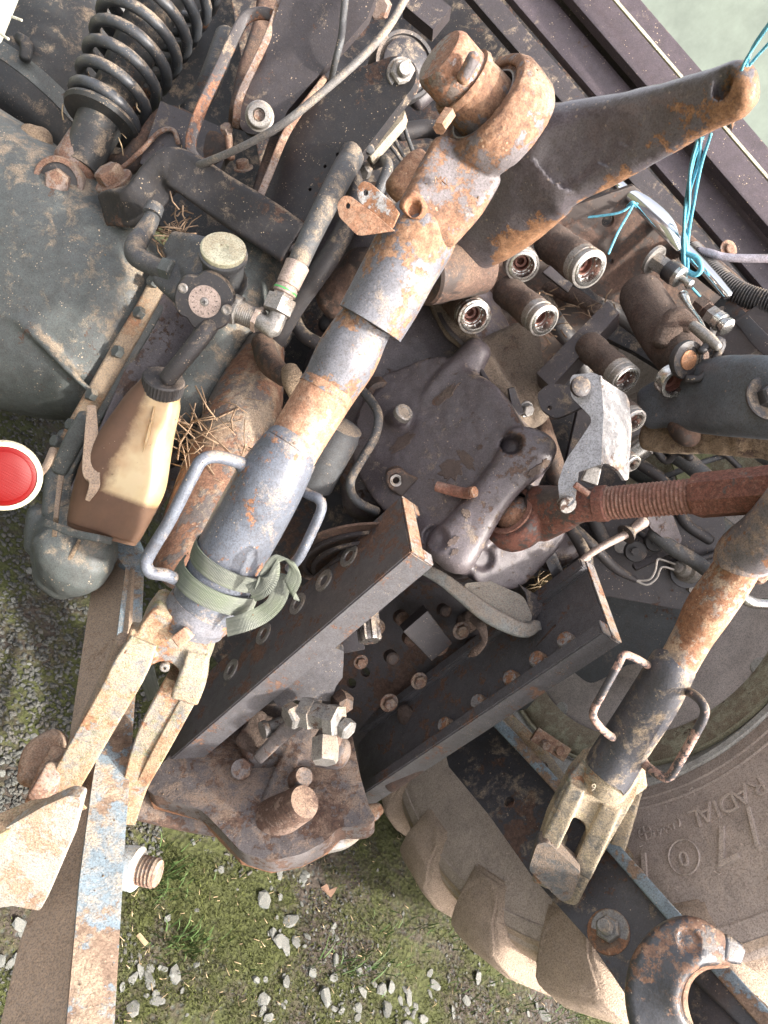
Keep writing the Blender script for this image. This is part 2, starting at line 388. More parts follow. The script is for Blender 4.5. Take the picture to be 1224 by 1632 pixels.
M_ = dict(
 housing=metal('cast_housing_paint', (.092, .078, .086), .20, .30, .42, BROWN, up=.6, coat=.15, pit=.5, bump=.6, edge=.12),
 axle=metal('axle_paint', (.078, .090, .088), .02, .22, .5, BROWN, speck=.6),
 black=metal('black_paint_and_gap_shade', (.016, .016, .019), .14, .24, .5, BROWN, speck=.5, edge=.12),  # frame paint; also the shade colour of the backing sheets
 dark=metal('dark_frame_paint', (.042, .037, .041), .10, .22, .42, BROWN, speck=.5),
 darkbrown=metal('oily_brown_cast', (.036, .025, .021), .45, .45, .6, BROWN, dustcol=(.20, .13, .09)),
 rodpaint=metal('rod_blue_grey_paint', (.105, .12, .148), .10, .30, .38, ORANGE, scale=.9, speck=.4, coat=.2),
 rodrust=metal('rod_worn_rusty_steel', (.14, .145, .165), .40, .28, .45, ((.11, .055, .032), (.25, .135, .075), (.38, .24, .15)), scale=.8, pit=.4),
 rodnaked=metal('rod_shaft_orange_rust', (.34, .20, .13), .50, .34, .55, ((.20, .10, .06), (.36, .19, .115), (.50, .33, .22)), paint2=(.42, .29, .2), dustcol=(.5,.38,.27), scale=.8, pit=.3),
 fork=metal('fork_dusty_steel', (.18, .18, .18), .40, .80, .6, ORANGE, dustcol=(.38, .31, .20), moss=.4, pit=.6, up=.8, edge=.12),
 armrust=metal('lift_arm_paint', (.16, .145, .155), .22, .14, .36, ((.14, .05, .018), (.33, .135, .05), (.45, .22, .10)), scale=.55, coat=.3, speck=.2, pit=.4),
 armeye=metal('lift_eye_rust', (.15, .135, .14), .54, .24, .5, ((.09, .045, .03), (.22, .115, .065), (.34, .215, .14)), scale=.7, pit=.5, edge=.12),
 pin=metal('polished_rusty_pin', (.32, .27, .25), .55, .12, .35, ((.14, .06, .03), (.30, .15, .09), (.42, .26, .18)), metallic=.6, scale=1.3),
 link=metal('link_side_dusty', (.26, .215, .175), .20, 1.05, .6, BROWN, dustcol=(.44, .32, .22), scale=.7, pit=.8),
 linktop=metal('link_top_chipped', (.20, .26, .30), .36, .18, .5, ((.13, .085, .06), (.24, .165, .115), (.34, .25, .18)), scale=.6, pit=.8, dustcol=(.5, .4, .28), grime=.2),
 linkdark=metal('link_dark_paint', (.045, .046, .052), .26, .30, .4, BROWN, scale=.8, pit=.5),
 hook=metal('hook_paint_rust', (.035, .038, .045), .24, .20, .33, ((.08, .04, .025), (.19, .10, .06), (.32, .19, .12)), scale=.55, coat=.3, edge=.12),
 claw=metal('claw_pale_dust', (.30, .34, .36), .30, .95, .6, ORANGE, dustcol=(.40, .34, .25), pit=.8),
 rail=metal('rail_paint', (.085, .084, .092), .26, .20, .45, ((.06, .033, .022), (.13, .07, .048), (.21, .13, .09)), scale=1.6, pit=.3),
 raildirt=metal('rail_greasy_paint', (.05, .045, .05), .42, .40, .5, BROWN, dustcol=(.13, .085, .06), pit=.9),
 railtop=metal('rail_end_bare', (.26, .25, .25), .45, .3, .5, ORANGE, scale=1.6),
 drawbar=metal('drawbar_worn_cast', (.11, .10, .102), .26, .36, .5, BROWN, dustcol=(.30, .22, .165), pit=.7, edge=.12),
 rusty=metal('orange_rust', (.15, .10, .07), .6, .2, .8, ORANGE, pit=1.2),
 toplink=metal('red_black_top_link', (.075, .06, .056), .50, .28, .45, REDR, scale=1.3, dustcol=(.42, .28, .2), edge=.12),
 thread=metal('red_rust_thread', (.27, .115, .08), .7, .4, .6, ((.11, .045, .03), (.22, .10, .07), (.34, .19, .14)), dustcol=(.42,.30,.23)),
 galv=metal('galvanised_sheet', (.33, .33, .34), .12, .22, .32, BROWN, metallic=.5, coat=.1, speck=.5),
 chrome=metal('worn_chrome', (.62, .62, .60), .08, .18, .22, BROWN, metallic=.95, bump=.15, speck=0),
 zinc=metal('zinc_fitting', (.33, .315, .295), .08, .35, .4, BROWN, metallic=.5, bump=.25),
 boltrust=metal('rusty_bolt', (.22, .17, .145), .5, .35, .55, ((.09,.045,.03),(.19,.105,.07),(.29,.18,.13)), scale=2),
 boltbare=metal('bare_bolt', (.24, .235, .225), .12, .35, .4, BROWN, metallic=.4, scale=1.5),
 fuzz=metal('dirt_crusted_coupler', (.085, .06, .05), .5, .8, .9, BROWN, dustcol=(.16, .115, .09), pit=2.2, bump=.9, speck=.5),
 mud=metal('dried_mud', (.30, .215, .14), .3, .9, .95, BROWN, dustcol=(.40, .30, .20), pit=3, bump=1),
 darkmud=metal('greasy_mud', (.075, .05, .04), .4, .6, .85, BROWN, dustcol=(.19, .14, .11), pit=3, bump=1),
 rubber=metal('black_rubber', (.030, .030, .032), 0, .3, .55, BROWN, dustcol=(.25, .2, .16), speck=.5),
 hose=metal('grey_hose', (.065, .07, .075), 0, .3, .55, BROWN, speck=.7),
 hosedark=metal('dark_hose', (.035, .034, .037), 0, .22, .5, BROWN, speck=.4),
 cabsill=metal('cab_sill_paint', (.078, .062, .072), .03, .2, .38, BROWN, speck=.9, up=.5, coat=.2),
 spring=metal('spring_coat', (.030, .037, .045), .07, .28, .42, ORANGE, speck=.3, coat=.15),
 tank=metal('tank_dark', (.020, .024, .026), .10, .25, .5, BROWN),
 knob=metal('black_knob', (.018, .018, .022), 0, .22, .38, BROWN, coat=.2),
 disc=metal('pink_metal_disc', (.48, .38, .33), .1, .3, .4, BROWN, metallic=.3),
 cream=metal('cream_plastic', (.58, .56, .40), .02, .4, .45, BROWN, dustcol=(.5, .42, .28)),
 tread=metal('tyre_mud_film', (.47, .37, .29), 0, .90, .8, BROWN, dustcol=(.54, .42, .32), grime=.12, scale=.6, speck=.2, pit=.7, bump=.6),
 lug=metal('lug_mud', (.45, .35, .275), 0, .90, .8, BROWN, dustcol=(.55, .42, .31), grime=.22, scale=.8, speck=.3, pit=1.2, bump=.8),
 tyre=metal('tyre_sidewall', (.46, .385, .335), 0, .72, .75, BROWN, dustcol=(.58, .48, .41), scale=.4, speck=.25, bump=.35, grime=.15),
 rim=metal('rim_paint', (.60, .59, .55), .02, .36, .5, BROWN, dustcol=(.36, .30, .24), scale=.5),
 rimmud=metal('rim_barrel_mud', (.60, .58, .42), .1, .85, .8, BROWN, dustcol=(.34, .24, .17), scale=1.2, pit=1),
 bar=metal('rusty_bar_edge', (.07, .06, .058), .45, .2, .45, BROWN),
)
# ------------------------------------------------------------------ special materials
def webbing_mat():
    m = bpy.data.materials.new('webbing'); m.use_nodes = True; nt = m.node_tree; bs = nt.nodes['Principled BSDF']
    uv = nt.nodes.new('ShaderNodeUVMap'); mp = nt.nodes.new('ShaderNodeMapping'); nt.links.new(uv.outputs[0], mp.inputs[0])
    wv = nt.nodes.new('ShaderNodeTexWave'); wv.inputs['Scale'].default_value = 6.5; wv.bands_direction = 'X'; nt.links.new(mp.outputs[0], wv.inputs[0])
    wv2 = nt.nodes.new('ShaderNodeTexWave'); wv2.inputs['Scale'].default_value = 2.2; wv2.bands_direction = 'Y'; nt.links.new(mp.outputs[0], wv2.inputs[0])
    tc = nt.nodes.new('ShaderNodeTexCoord'); f = nz(nt, tc.outputs['Object'], 28, 6, .7)
    c = mixc(nt, ramp(nt, f, [(.35, 0), (.65, 1)]), (.060, .070, .062), (.135, .145, .12))
    g = nz(nt, tc.outputs['Object'], 14, 4); c = mixc(nt, ramp(nt, g, [(.5, 0), (.62, .6)]), c, (.05, .075, .035))
    h = mth(nt, 'MULTIPLY', wv.outputs['Fac'], mth(nt, 'ADD', wv2.outputs['Fac'], .5))
    c = mixc(nt, mth(nt, 'MULTIPLY', h, .35), c, (.20, .21, .175))
    nt.links.new(c, bs.inputs['Base Color']); bs.inputs['Roughness'].default_value = .85
    b = nt.nodes.new('ShaderNodeBump'); b.inputs['Distance'].default_value = .0008; b.inputs['Strength'].default_value = .6
    nt.links.new(h, b.inputs['Height']); nt.links.new(b.outputs[0], bs.inputs['Normal']); return m
def bottle_mat():
    m = bpy.data.materials.new('stained_bottle_plastic'); m.use_nodes = True; nt = m.node_tree; bs = nt.nodes['Principled BSDF']
    tc = nt.nodes.new('ShaderNodeTexCoord'); v = tc.outputs['Object']; f = nz(nt, v, 30, 8, .7)
    # stain: lower part and the flank that carries dried mud
    d = nt.nodes.new('ShaderNodeVectorMath'); d.operation = 'DOT_PRODUCT'; nt.links.new(v, d.inputs[0]); A = BOT_AX; d.inputs[1].default_value = A
    h = mth(nt, 'ADD', d.outputs['Value'], mth(nt, 'MULTIPLY', f, .012))
    low = ramp(nt, mth(nt, 'MULTIPLY', h, 4.0), [(.335, 1), (.375, 0)])
    s = nt.nodes.new('ShaderNodeVectorMath'); s.operation = 'DOT_PRODUCT'; nt.links.new(v, s.inputs[0]); s.inputs[1].default_value = BOT_SIDE
    side = ramp(nt, mth(nt, 'ADD', mth(nt, 'MULTIPLY', s.outputs['Value'], 8), mth(nt, 'MULTIPLY', f, .3)), [(.13, 0), (.27, 1)])
    clean = mixc(nt, ramp(nt, nz(nt, v, 12, 4), [(.4, 0), (.7, 1)]), (.46, .37, .215), (.30, .165, .065))
    c = mixc(nt, mth(nt, 'MAXIMUM', low, side), clean, mixc(nt, f, (.05, .026, .015), (.14, .078, .045)))
    nt.links.new(c, bs.inputs['Base Color'])
    nt.links.new(mth(nt, 'ADD', .38, mth(nt, 'MULTIPLY', mth(nt, 'MAXIMUM', low, side), .4)), bs.inputs['Roughness'])
    bs.inputs['Subsurface Weight'].default_value = .35; bs.inputs['Subsurface Radius'].default_value = (.02, .012, .006); bs.inputs['Subsurface Scale'].default_value = .6
    return m
twine_m = plain('blue_twine', (.12, .40, .52), .7, bump=.4, scale=200, var=.4)
straw_m = plain('straw', (.40, .30, .18), .8, var=.4)
straw_dk = plain('old_straw', (.20, .135, .085), .85, var=.5)
leaf_m = plain('brown_leaf', (.20, .12, .08), .8, var=.3)
grass_m = plain('grass_blade', (.055, .10, .025), .6, var=.35)
moss_m = plain('moss', (.062, .072, .014), .95, var=.45, scale=18)
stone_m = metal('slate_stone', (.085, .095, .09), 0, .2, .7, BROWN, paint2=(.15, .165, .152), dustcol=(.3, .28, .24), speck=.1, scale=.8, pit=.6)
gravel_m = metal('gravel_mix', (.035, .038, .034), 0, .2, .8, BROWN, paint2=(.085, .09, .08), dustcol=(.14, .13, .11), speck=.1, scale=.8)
glass_m = plain('painted_reflection_glass', (.30, .355, .285), .10, var=.25, scale=7, Coat_Weight=.8)  # pale green base paints in the sky's reflection
mat_red = plain('red_reflector', (.10, .002, .002), .45, var=.05, scale=300, Specular_IOR_Level=.15)
white_m = metal('white_plastic_dusty', (.66, .66, .55), 0, .25, .4, BROWN)
pipewhite = metal('lilac_white_hose', (.55, .50, .56), 0, .2, .4, BROWN)
mirror_m = plain('bright_chrome_rail', (.75, .78, .82), .12, metallic=1.0, var=.05)
copper_m = metal('copper_disc', (.55, .28, .15), 0, .2, .4, BROWN, metallic=.5)
redcore = metal('coupler_inner', (.22, .10, .08), .3, .2, .4, REDR, metallic=.4)
yellowgreen = metal('gap_view_green', (.34, .36, .18), 0, .3, .6, BROWN)
def prism_bump(mm):
    nt = mm.node_tree; tc = nt.nodes.new('ShaderNodeTexCoord'); ck = nt.nodes.new('ShaderNodeTexVoronoi'); ck.inputs['Scale'].default_value = 420; ck.inputs['Randomness'].default_value = 0
    nt.links.new(tc.outputs['Object'], ck.inputs['Vector']); b = nt.nodes.new('ShaderNodeBump'); b.inputs['Distance'].default_value = .0006; b.inputs['Strength'].default_value = .35
    nt.links.new(ck.outputs['Distance'], b.inputs['Height']); nt.links.new(b.outputs[0], nt.nodes['Principled BSDF'].inputs['Normal'])
prism_bump(mat_red)
def tag(o, label=None, cat=None, kind=None, group=None):
    if label: o['label'] = label
    if cat: o['category'] = cat
    if kind: o['kind'] = kind
    if group: o['group'] = group
    return o
def mesh_np(name, verts, faces, mat, parent=None):
    me = bpy.data.meshes.new(name)
    me.vertices.add(len(verts)); me.vertices.foreach_set('co', np.asarray(verts, np.float32).ravel())
    fl = np.asarray(faces); k = fl.shape[1]
    me.loops.add(fl.size); me.loops.foreach_set('vertex_index', fl.ravel().astype(np.int32))
    me.polygons.add(len(fl)); me.polygons.foreach_set('loop_start', (np.arange(len(fl))*k).astype(np.int32))
    me.update(calc_edges=True); me.validate(); me.materials.append(mat)
    o = bpy.data.objects.new(name, me); COL.objects.link(o); o['_o'] = [0, 0, 0]
    if parent: o.parent = parent
    return o
# ------------------------------------------------------------------ ground
def hgt(x, y):
    v = Vector((x, y, 0)); return (noise.noise(v*2.2)*.020 + noise.noise(v*9)*.007 + noise.noise(v*34)*.0035)
def build_ground():
    m = bpy.data.materials.new('mossy_gravel_ground'); m.use_nodes = True; nt = m.node_tree; bs = nt.nodes['Principled BSDF']
    tc = nt.nodes.new('ShaderNodeTexCoord'); v = tc.outputs['Object']
    a = nz(nt, v, 2.6, 5, .6); b = nz(nt, v, 24, 8, .7); c = nz(nt, v, 140, 6, .7)
    vo = nt.nodes.new('ShaderNodeTexVoronoi'); vo.inputs['Scale'].default_value = 95; nt.links.new(v, vo.inputs['Vector'])
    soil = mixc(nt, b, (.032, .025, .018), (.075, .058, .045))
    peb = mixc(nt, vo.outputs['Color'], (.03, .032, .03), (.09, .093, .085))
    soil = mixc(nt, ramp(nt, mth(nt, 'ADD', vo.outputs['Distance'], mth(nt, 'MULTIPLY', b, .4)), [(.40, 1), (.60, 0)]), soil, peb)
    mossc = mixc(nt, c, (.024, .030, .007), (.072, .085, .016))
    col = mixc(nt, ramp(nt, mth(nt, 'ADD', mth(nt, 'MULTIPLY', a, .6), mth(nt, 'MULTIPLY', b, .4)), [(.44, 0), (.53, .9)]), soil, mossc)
    nt.links.new(col, bs.inputs['Base Color']); bs.inputs['Roughness'].default_value = .95
    bp = nt.nodes.new('ShaderNodeBump'); bp.inputs['Distance'].default_value = .006; bp.inputs['Strength'].default_value = .9
    nt.links.new(mth(nt, 'ADD', b, mth(nt, 'ADD', c, vo.outputs['Distance'])), bp.inputs['Height']); nt.links.new(bp.outputs[0], bs.inputs['Normal'])
    N = 260; xs = np.linspace(-.5, 2.3, N); ys = np.linspace(-.1, 2.9, N)
    V = [(x, y, hgt(x, y)) for y in ys for x in xs]
    Fc = [(j*N+i, j*N+i+1, (j+1)*N+i+1, (j+1)*N+i) for j in range(N-1) for i in range(N-1)]
    # the sheet goes on, flat, to the horizon
    o = len(V); cor = [0, N-1, N*N-1, N*(N-1)]
    S = 150.0
    V += [(-S, -S, -.01), (S, -S, -.01), (S, S, -.01), (-S, S, -.01)]
    eb = [list(range(0, N)), [j*N+N-1 for j in range(N)], list(range(N*N-1, N*(N-1)-1, -1)), [j*N for j in range(N-1, -1, -1)]]
    me = bpy.data.meshes.new('ground'); fs = list(Fc)
    for k in range(4):
        fs.append(tuple([o+k, o+(k+1) % 4] + eb[k][::-1]))
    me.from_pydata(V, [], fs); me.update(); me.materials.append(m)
    me.polygons.foreach_set('use_smooth', [True]*len(me.polygons))
    g = bpy.data.objects.new('ground', me); COL.objects.link(g); g['_o'] = [0, 0, 0]; tag(g, kind='structure'); return g
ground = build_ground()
def gp(x, y):                                  # the ground point that the photo shows at (x, y)
    k = ray(x, y); d = -CAM_H/k.z; p = P(x, y, d); p.z = hgt(p.x, p.y); return p
def stone_mesh(i, mat):
    rnd = random.Random(i); bm = bmesh.new(); n = rnd.randint(8, 13)
    sx, sy, sz = rnd.uniform(.7, 1.25), rnd.uniform(.45, .9), rnd.uniform(.10, .28)
    for k in range(n):
        t = 2*math.pi*k/n+rnd.uniform(-.3, .3); r = rnd.uniform(.75, 1)
        bm.verts.new((math.cos(t)*sx*r, math.sin(t)*sy*r, rnd.uniform(-1, 1)*sz))
        if k % 2: bm.verts.new((math.cos(t)*sx*r*.75, math.sin(t)*sy*r*.7, sz*rnd.uniform(.6, 1)))
    r = bmesh.ops.convex_hull(bm, input=bm.verts[:])
    bmesh.ops.delete(bm, geom=[v for v in bm.verts if not v.link_faces], context='VERTS')
    me = bpy.data.meshes.new('stone'); bm.to_mesh(me); bm.free(); me.materials.append(mat); return me
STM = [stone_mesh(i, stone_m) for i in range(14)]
rnd = random.Random(3)
def put_stone(p, s):
    o = bpy.data.objects.new('stone', STM[rnd.randrange(14)]); COL.objects.link(o)
    o.location = p + Vector((0, 0, s*.12)); o.rotation_euler = (rnd.uniform(-.35, .35), rnd.uniform(-.35, .35), rnd.uniform(0, 6.3)); o.scale = (s, s, s); o.parent = ground
clusters = [(250, 1560, 60, 22), (430, 1590, 60, 12), (490, 1500, 45, 10), (560, 1560, 70, 22), (420, 1440, 60, 8), (480, 1390, 35, 6), (620, 1600, 60, 16), (720, 1590, 60, 16), (820, 1620, 60, 12), (30, 1510, 45, 8)]
ns = 0
for (x, y, s, n) in clusters:
    for k in range(n):
        q = gp(x+rnd.gauss(0, s*.6), y+rnd.gauss(0, s*.45)); put_stone(q, rnd.choice([.006, .009, .013, .021])*rnd.uniform(.7, 1.15)); ns += 1
for k in range(285-ns):
    if k % 3: q = gp(rnd.uniform(-40, 230), rnd.uniform(650, 1330))
    else: q = gp(rnd.uniform(180, 950), rnd.uniform(1340, 1700))
    put_stone(q, rnd.uniform(.004, .011))
# fine gravel, moss and grass: nobody could count them
def scatter_gravel():
    hull = []
    for i in range(8):
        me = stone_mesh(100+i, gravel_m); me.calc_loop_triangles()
        hull.append((np.array([v.co[:] for v in me.vertices]), np.array([t.vertices[:] for t in me.loop_triangles])))
    rs = np.random.RandomState(5); V = []; Fc = []; o = 0
    for k in range(9000):
        if k < 5200: q = gp(rs.uniform(-60, 260), rs.uniform(600, 1400))
        else: q = gp(rs.uniform(-60, 1000), rs.uniform(1250, 1720))
        dens = noise.noise(Vector((q.x*5, q.y*5, 3)))
        if k >= 5200 and dens < .16: continue
        hv, hf = hull[k % 8]; s = rs.uniform(.0018, .0055)*(1.3 if k < 5200 else 1); a = rs.uniform(0, 6.3); ca, sa = math.cos(a), math.sin(a)
        R = np.array([[ca, -sa, 0], [sa, ca, 0], [0, 0, 1]]); tl = rs.uniform(-.4, .4); R2 = np.array([[1, 0, 0], [0, math.cos(tl), -math.sin(tl)], [0, math.sin(tl), math.cos(tl)]])
        V.append(hv@(R@R2).T*s*np.array([1, 1, 1.4]) + np.array(q)+[0, 0, s*.2]); Fc.append(hf+o); o += len(hv)
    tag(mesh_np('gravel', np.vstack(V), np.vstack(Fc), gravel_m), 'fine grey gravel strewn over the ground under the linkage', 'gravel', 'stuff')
scatter_gravel()
def blades(name, n, region, hmin, hmax, wd, mat, lean, label, cat, thr=None, seed=2):
    rs = np.random.RandomState(seed); V = []; Fc = []
    for k in range(n):
        x, y = region(rs); q = gp(x, y)
        if thr is not None and noise.noise(Vector((q.x*3.2, q.y*3.2, 1)))+.35*noise.noise(Vector((q.x*17, q.y*17, 1))) < thr: continue
        h = rs.uniform(hmin, hmax); a = rs.uniform(0, 6.3); l = rs.uniform(0, lean)*h; b = rs.uniform(0, 6.3); w_ = wd*rs.uniform(.6, 1.3)
        dx, dy = math.cos(a)*w_, math.sin(a)*w_; lx, ly = math.cos(b)*l, math.sin(b)*l; o = len(V)
        V += [(q.x-dx, q.y-dy, q.z-.001), (q.x+dx, q.y+dy, q.z-.001), (q.x+dx*.7+lx*.4, q.y+dy*.7+ly*.4, q.z+h*.6), (q.x-dx*.7+lx*.4, q.y-dy*.7+ly*.4, q.z+h*.6), (q.x+lx, q.y+ly, q.z+h)]
        Fc += [(o, o+1, o+2), (o, o+2, o+3), (o+3, o+2, o+4)]
    tag(mesh_np(name, V, Fc, mat), label, cat, 'stuff')
blades('moss', 42000, lambda r: (r.uniform(170, 1000), r.uniform(1290, 1720)), .002, .007, .0009, moss_m, 1.5, 'short green and brown moss growing over the gravel', 'moss', -.12)
blades('moss', 9000, lambda r: (r.uniform(-60, 240), r.uniform(640, 1640)), .002, .005, .0009, moss_m, 1.5, 'thin dark moss between the stones beside the axle', 'moss', .12, 4)
def gr(r):
    c = [(270, 1390, 22, 50), (300, 1500, 25, 25), (560, 1540, 40, 25), (700, 1480, 60, 30), (830, 1590, 70, 40), (900, 1620, 60, 30), (60, 1600, 30, 30)][r.randint(7)]
    return r.normal(c[0], c[2]), r.normal(c[1], c[3]*.6)
blades('grass', 620, gr, .015, .045, .0013, grass_m, 1.1, 'sparse green grass blades in the moss', 'grass', None, 8)
def litter(name, n, region, L0, L1, mat, label, cat, seed, zf=.001, w_=.0007):
    rs = np.random.RandomState(seed); V = []; Fc = []
    for k in range(n):
        q = region(rs); a = rs.uniform(0, 6.3); l = rs.uniform(L0, L1)*.5; e = rs.uniform(-.25, .25)
        d = Vector((math.cos(a), math.sin(a), e)).normalized()*l; s = Vector((-math.sin(a), math.cos(a), 0))*w_*rs.uniform(.5, 1.2); u = Vector((0, 0, .0012))
        q = q + Vector((0, 0, .004+abs(e)*l)); o = len(V)
        V += [tuple(q-d-s), tuple(q-d+s), tuple(q+d+s), tuple(q+d-s), tuple(q-d+u), tuple(q+d+u)]
        Fc += [(o, o+1, o+5), (o, o+5, o+4), (o+1, o+2, o+5), (o+3, o, o+5), (o+2, o+3, o+5)]
    return tag(mesh_np(name, V, Fc, mat), label, cat, 'stuff')
litter('straw_litter', 420, lambda r: gp(r.uniform(-50, 1000), r.uniform(1300, 1700)), .003, .015, straw_m, 'pale chaff and straw bits lying on the moss', 'straw', 9)
lf = thing('dead_leaf', 'curled reddish brown dead leaf lying on the mossy gravel', 'leaf', gp(520, 1420))
mb = MB(); c = gp(522, 1420)+Vector((0, 0, .008))
pts = [(-14, -6), (-4, -12), (4, -3), (18, -8), (10, 4), (2, 18), (-6, 4)]
mb.add([c]+[c+RT*(a*.0012)-UP*(b*.0012)+ZUP*(.004*math.sin(i*2)) for i, (a, b) in enumerate(pts)]+[c-ZUP*.001], [(0, i+1, (i+1) % 7+1) for i in range(7)])
part('blade', leaf_m, lf, mb)
wc = thing('wood_chip', 'pale flat wood chip lying on moss beside the dusty beam', 'wood chip', gp(228, 1497))
part('chip', straw_m, wc, MB().box(gp(227, 1497)+Vector((0, 0, .008)), (RT*.7-UP*.8).normalized()*.012, (RT*.8+UP*.7).normalized()*.004, ZUP*.0015))
# ================================================================== TRACTOR BODY (fixed castings and sheet metal)
m = M_
tractor = thing('tractor', 'dark grey mud spattered tractor seen from behind at its linkage', 'tractor', (700, 720, 1.45))
def tpart(name, *a):
    at = [q for q in a if isinstance(q, tuple)][0]
    o = bpy.data.objects.new(name, None); COL.objects.link(o); o.empty_display_size = .02
    p = P(*at); o['_o'] = list(p); o.parent = tractor; o.location = p - parent_origin(tractor); return o
# ---- cab, and dark panels added for the shade under it
cab = tpart('cab', 'dark purple-grey cab rear sill and window with painted sky reflection along the top right', 'tractor cab', (1100, 150, 1.75))
pl = Plane((1000, 100, 1.62), q=(1224, 350, 1.62), r=(1150, 60, 1.52))
sill = plate('sill', m['cabsill'], cab, [(700, -200), (830, -185), (984, -6), (1560, 665), (1560, 800), (1180, 400), (862, 30), (690, -170)], pl, .02, .003)
def strip(name, mat, par, a, b, wa, wb, da, db, t=.012, bev=.002, dn=0):
    """long flat strip between two photo points, half widths in photo pixels"""
    A = Vector(a); B = Vector(b); n = Vector((-(B-A).y, (B-A).x)).normalized()
    p = Plane((a[0], a[1], da), q=(b[0], b[1], db), r=(a[0]+n.x*50, a[1]+n.y*50, da+dn))
    return plate(name, mat, par, [(A+n*wa)[:], (B+n*wb)[:], (B-n*wb)[:], (A-n*wa)[:]], p, t, bev)
strip('sill_rail', m['cabsill'], cab, (780, -218), (1520, 640), 42, 42, 1.60, 1.465, .03, .006)
strip('sill_rail', m['cabsill'], cab, (680, -198), (1500, 748), 26, 26, 1.64, 1.515, .03, .010)
strip('sill_lip', m['dark'], cab, (640, -157), (1480, 808), 17, 17, 1.615, 1.495, .03, .004)
strip('window_edge', m['cream'], cab, (850, -154), (1520, 627), 2.6, 2.6, 1.565, 1.39, .006, .001)
gpl = Plane((1100, 60, 1.66), q=(1224, 300, 1.66), r=(1200, 0, 1.6))
plate('window_glass', glass_m, cab, [(860, -150), (1750, -500), (1750, 960), (1290, 430), (978, 0)], gpl, .006, 0)
# printed dot border of the glass
mb = MB()
for i in range(120):
    for j in range(5):
        x = 992+i*2.9+j*3.3; y = -4+i*3.36-j*2.7
        c = gpl.at(x, y); a, b = basis(gpl.n); r = .0016*(1-.12*j)
        mb.add([c+gpl.n*.0006+(a*math.cos(k*1.571)+b*math.sin(k*1.571))*r for k in range(4)], [(0, 1, 2, 3)])
dots = part('dot_border', m['knob'], cab, mb, sharp=180)
dots['kind'] = 'stuff'
# back wall under the cab: added sheets, their black stands in for deep shade
body = tpart('rear_body', 'added shade-dark sheets and greasy frame behind the hydraulic couplings', 'tractor body', (800, 520, 1.7))
plate('rear_shade_sheet', m['black'], body, [(330, -220), (760, -220), (1620, 840), (1560, 900), (1010, 560), (800, 460), (640, 420), (520, 330), (420, 300)], Plane((800, 300, 1.75), n=(-fwd+UP*.15)), .02, .004)
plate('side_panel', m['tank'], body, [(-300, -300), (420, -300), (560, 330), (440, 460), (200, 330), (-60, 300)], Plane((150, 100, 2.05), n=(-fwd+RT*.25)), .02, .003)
plate('lower_shade_sheet', m['black'], body, [(300, 380), (640, 340), (900, 520), (1010, 800), (905, 980), (640, 1010), (420, 1150), (300, 1000), (395, 560)], Plane((640, 700, 1.62), n=(-fwd+ZUP*.1)), .03, .004)  # black stands in for the deep shade behind the linkage
# ---- coupler mounting plate
plate('coupler_bracket', m['darkbrown'], body, [(690, 470), (880, 340), (1010, 295), (1224, 480, 0), (1240, 560), (1120, 560), (1010, 500), (960, 475), (990, 470), (870, 610), (640, 600)], Plane((950, 420, 1.42), n=(REAR+ZUP*.1)), .012, .002, holes=[(969, 352, 10), (974, 417, 4)])
strip('flat_brace', m['dark'], body, (866, 606), (978, 488), 17, 14, 1.24, 1.24, .05, .003, dn=-.02)
strip('flat_brace', m['dark'], body, (885, 450), (905, 425), 26, 22, 1.36, 1.36, .01, .003)
strip('vertical_plate', m['dark'], body, (985, 640), (905, 900), 60, 40, 1.5, 1.5, .02, .003)
# chrome pipe, corrugated hose, pale hose along the sill
t = thing('chrome_pipe', 'shiny chrome tube running diagonally under the cab sill', 'pipe', (1060, 360, 1.36))
part('tube', mirror_m, t, sweep(MB(), [(950, 262, 1.42, 9), (1040, 345, 1.38, 9), (1120, 425, 1.34, 9), (1160, 470, 1.32, 8)], sub=4))
t = thing('round_lens', 'clear curved chrome strip on the tube beneath the sill', 'reflector strip', (1050, 345, 1.34))
part('lens', mirror_m, t, sweep(MB(), [(985, 300, 1.36, 4, 2), (1020, 322, 1.34, 13, 6), (1060, 360, 1.33, 15, 7), (1082, 398, 1.33, 4, 2)]))
t = thing('corrugated_conduit', 'dark ribbed plastic conduit curving out of the photo at the sill', 'conduit', (1200, 470, 1.34))
path = crom([(1098, 400, 1.40), (1130, 432, 1.37), (1180, 468, 1.34), (1250, 490, 1.3)], 30)
mbx = MB(); rings = []
sweep(mbx, [(x, y, d, 19 if i % 2 else 15.5) for i, (x, y, d) in enumerate(path)], sub=1, n=18)
part('ribbed_tube', m['hosedark'], t, mbx, sharp=60)
t = thing('pale_hose', 'thin lilac white hose bending along the sill edge', 'hose', (1180, 410, 1.33))
part('tube', pipewhite, t, sweep(MB(), [(1100, 398, 1.4, 6.5), (1130, 403, 1.36, 6.5), (1165, 411, 1.34, 6.5), (1260, 412, 1.30, 7)]))
t = thing('sill_stud', 'small bare cup washer bolted on the sill flange', 'bolt', (1161, 398, 1.42))
bolt('washer', m['boltrust'], t, P(1161, 398, 1.45), ax(.1, 0, 15), .010, .006, washer=.019, seg=16)
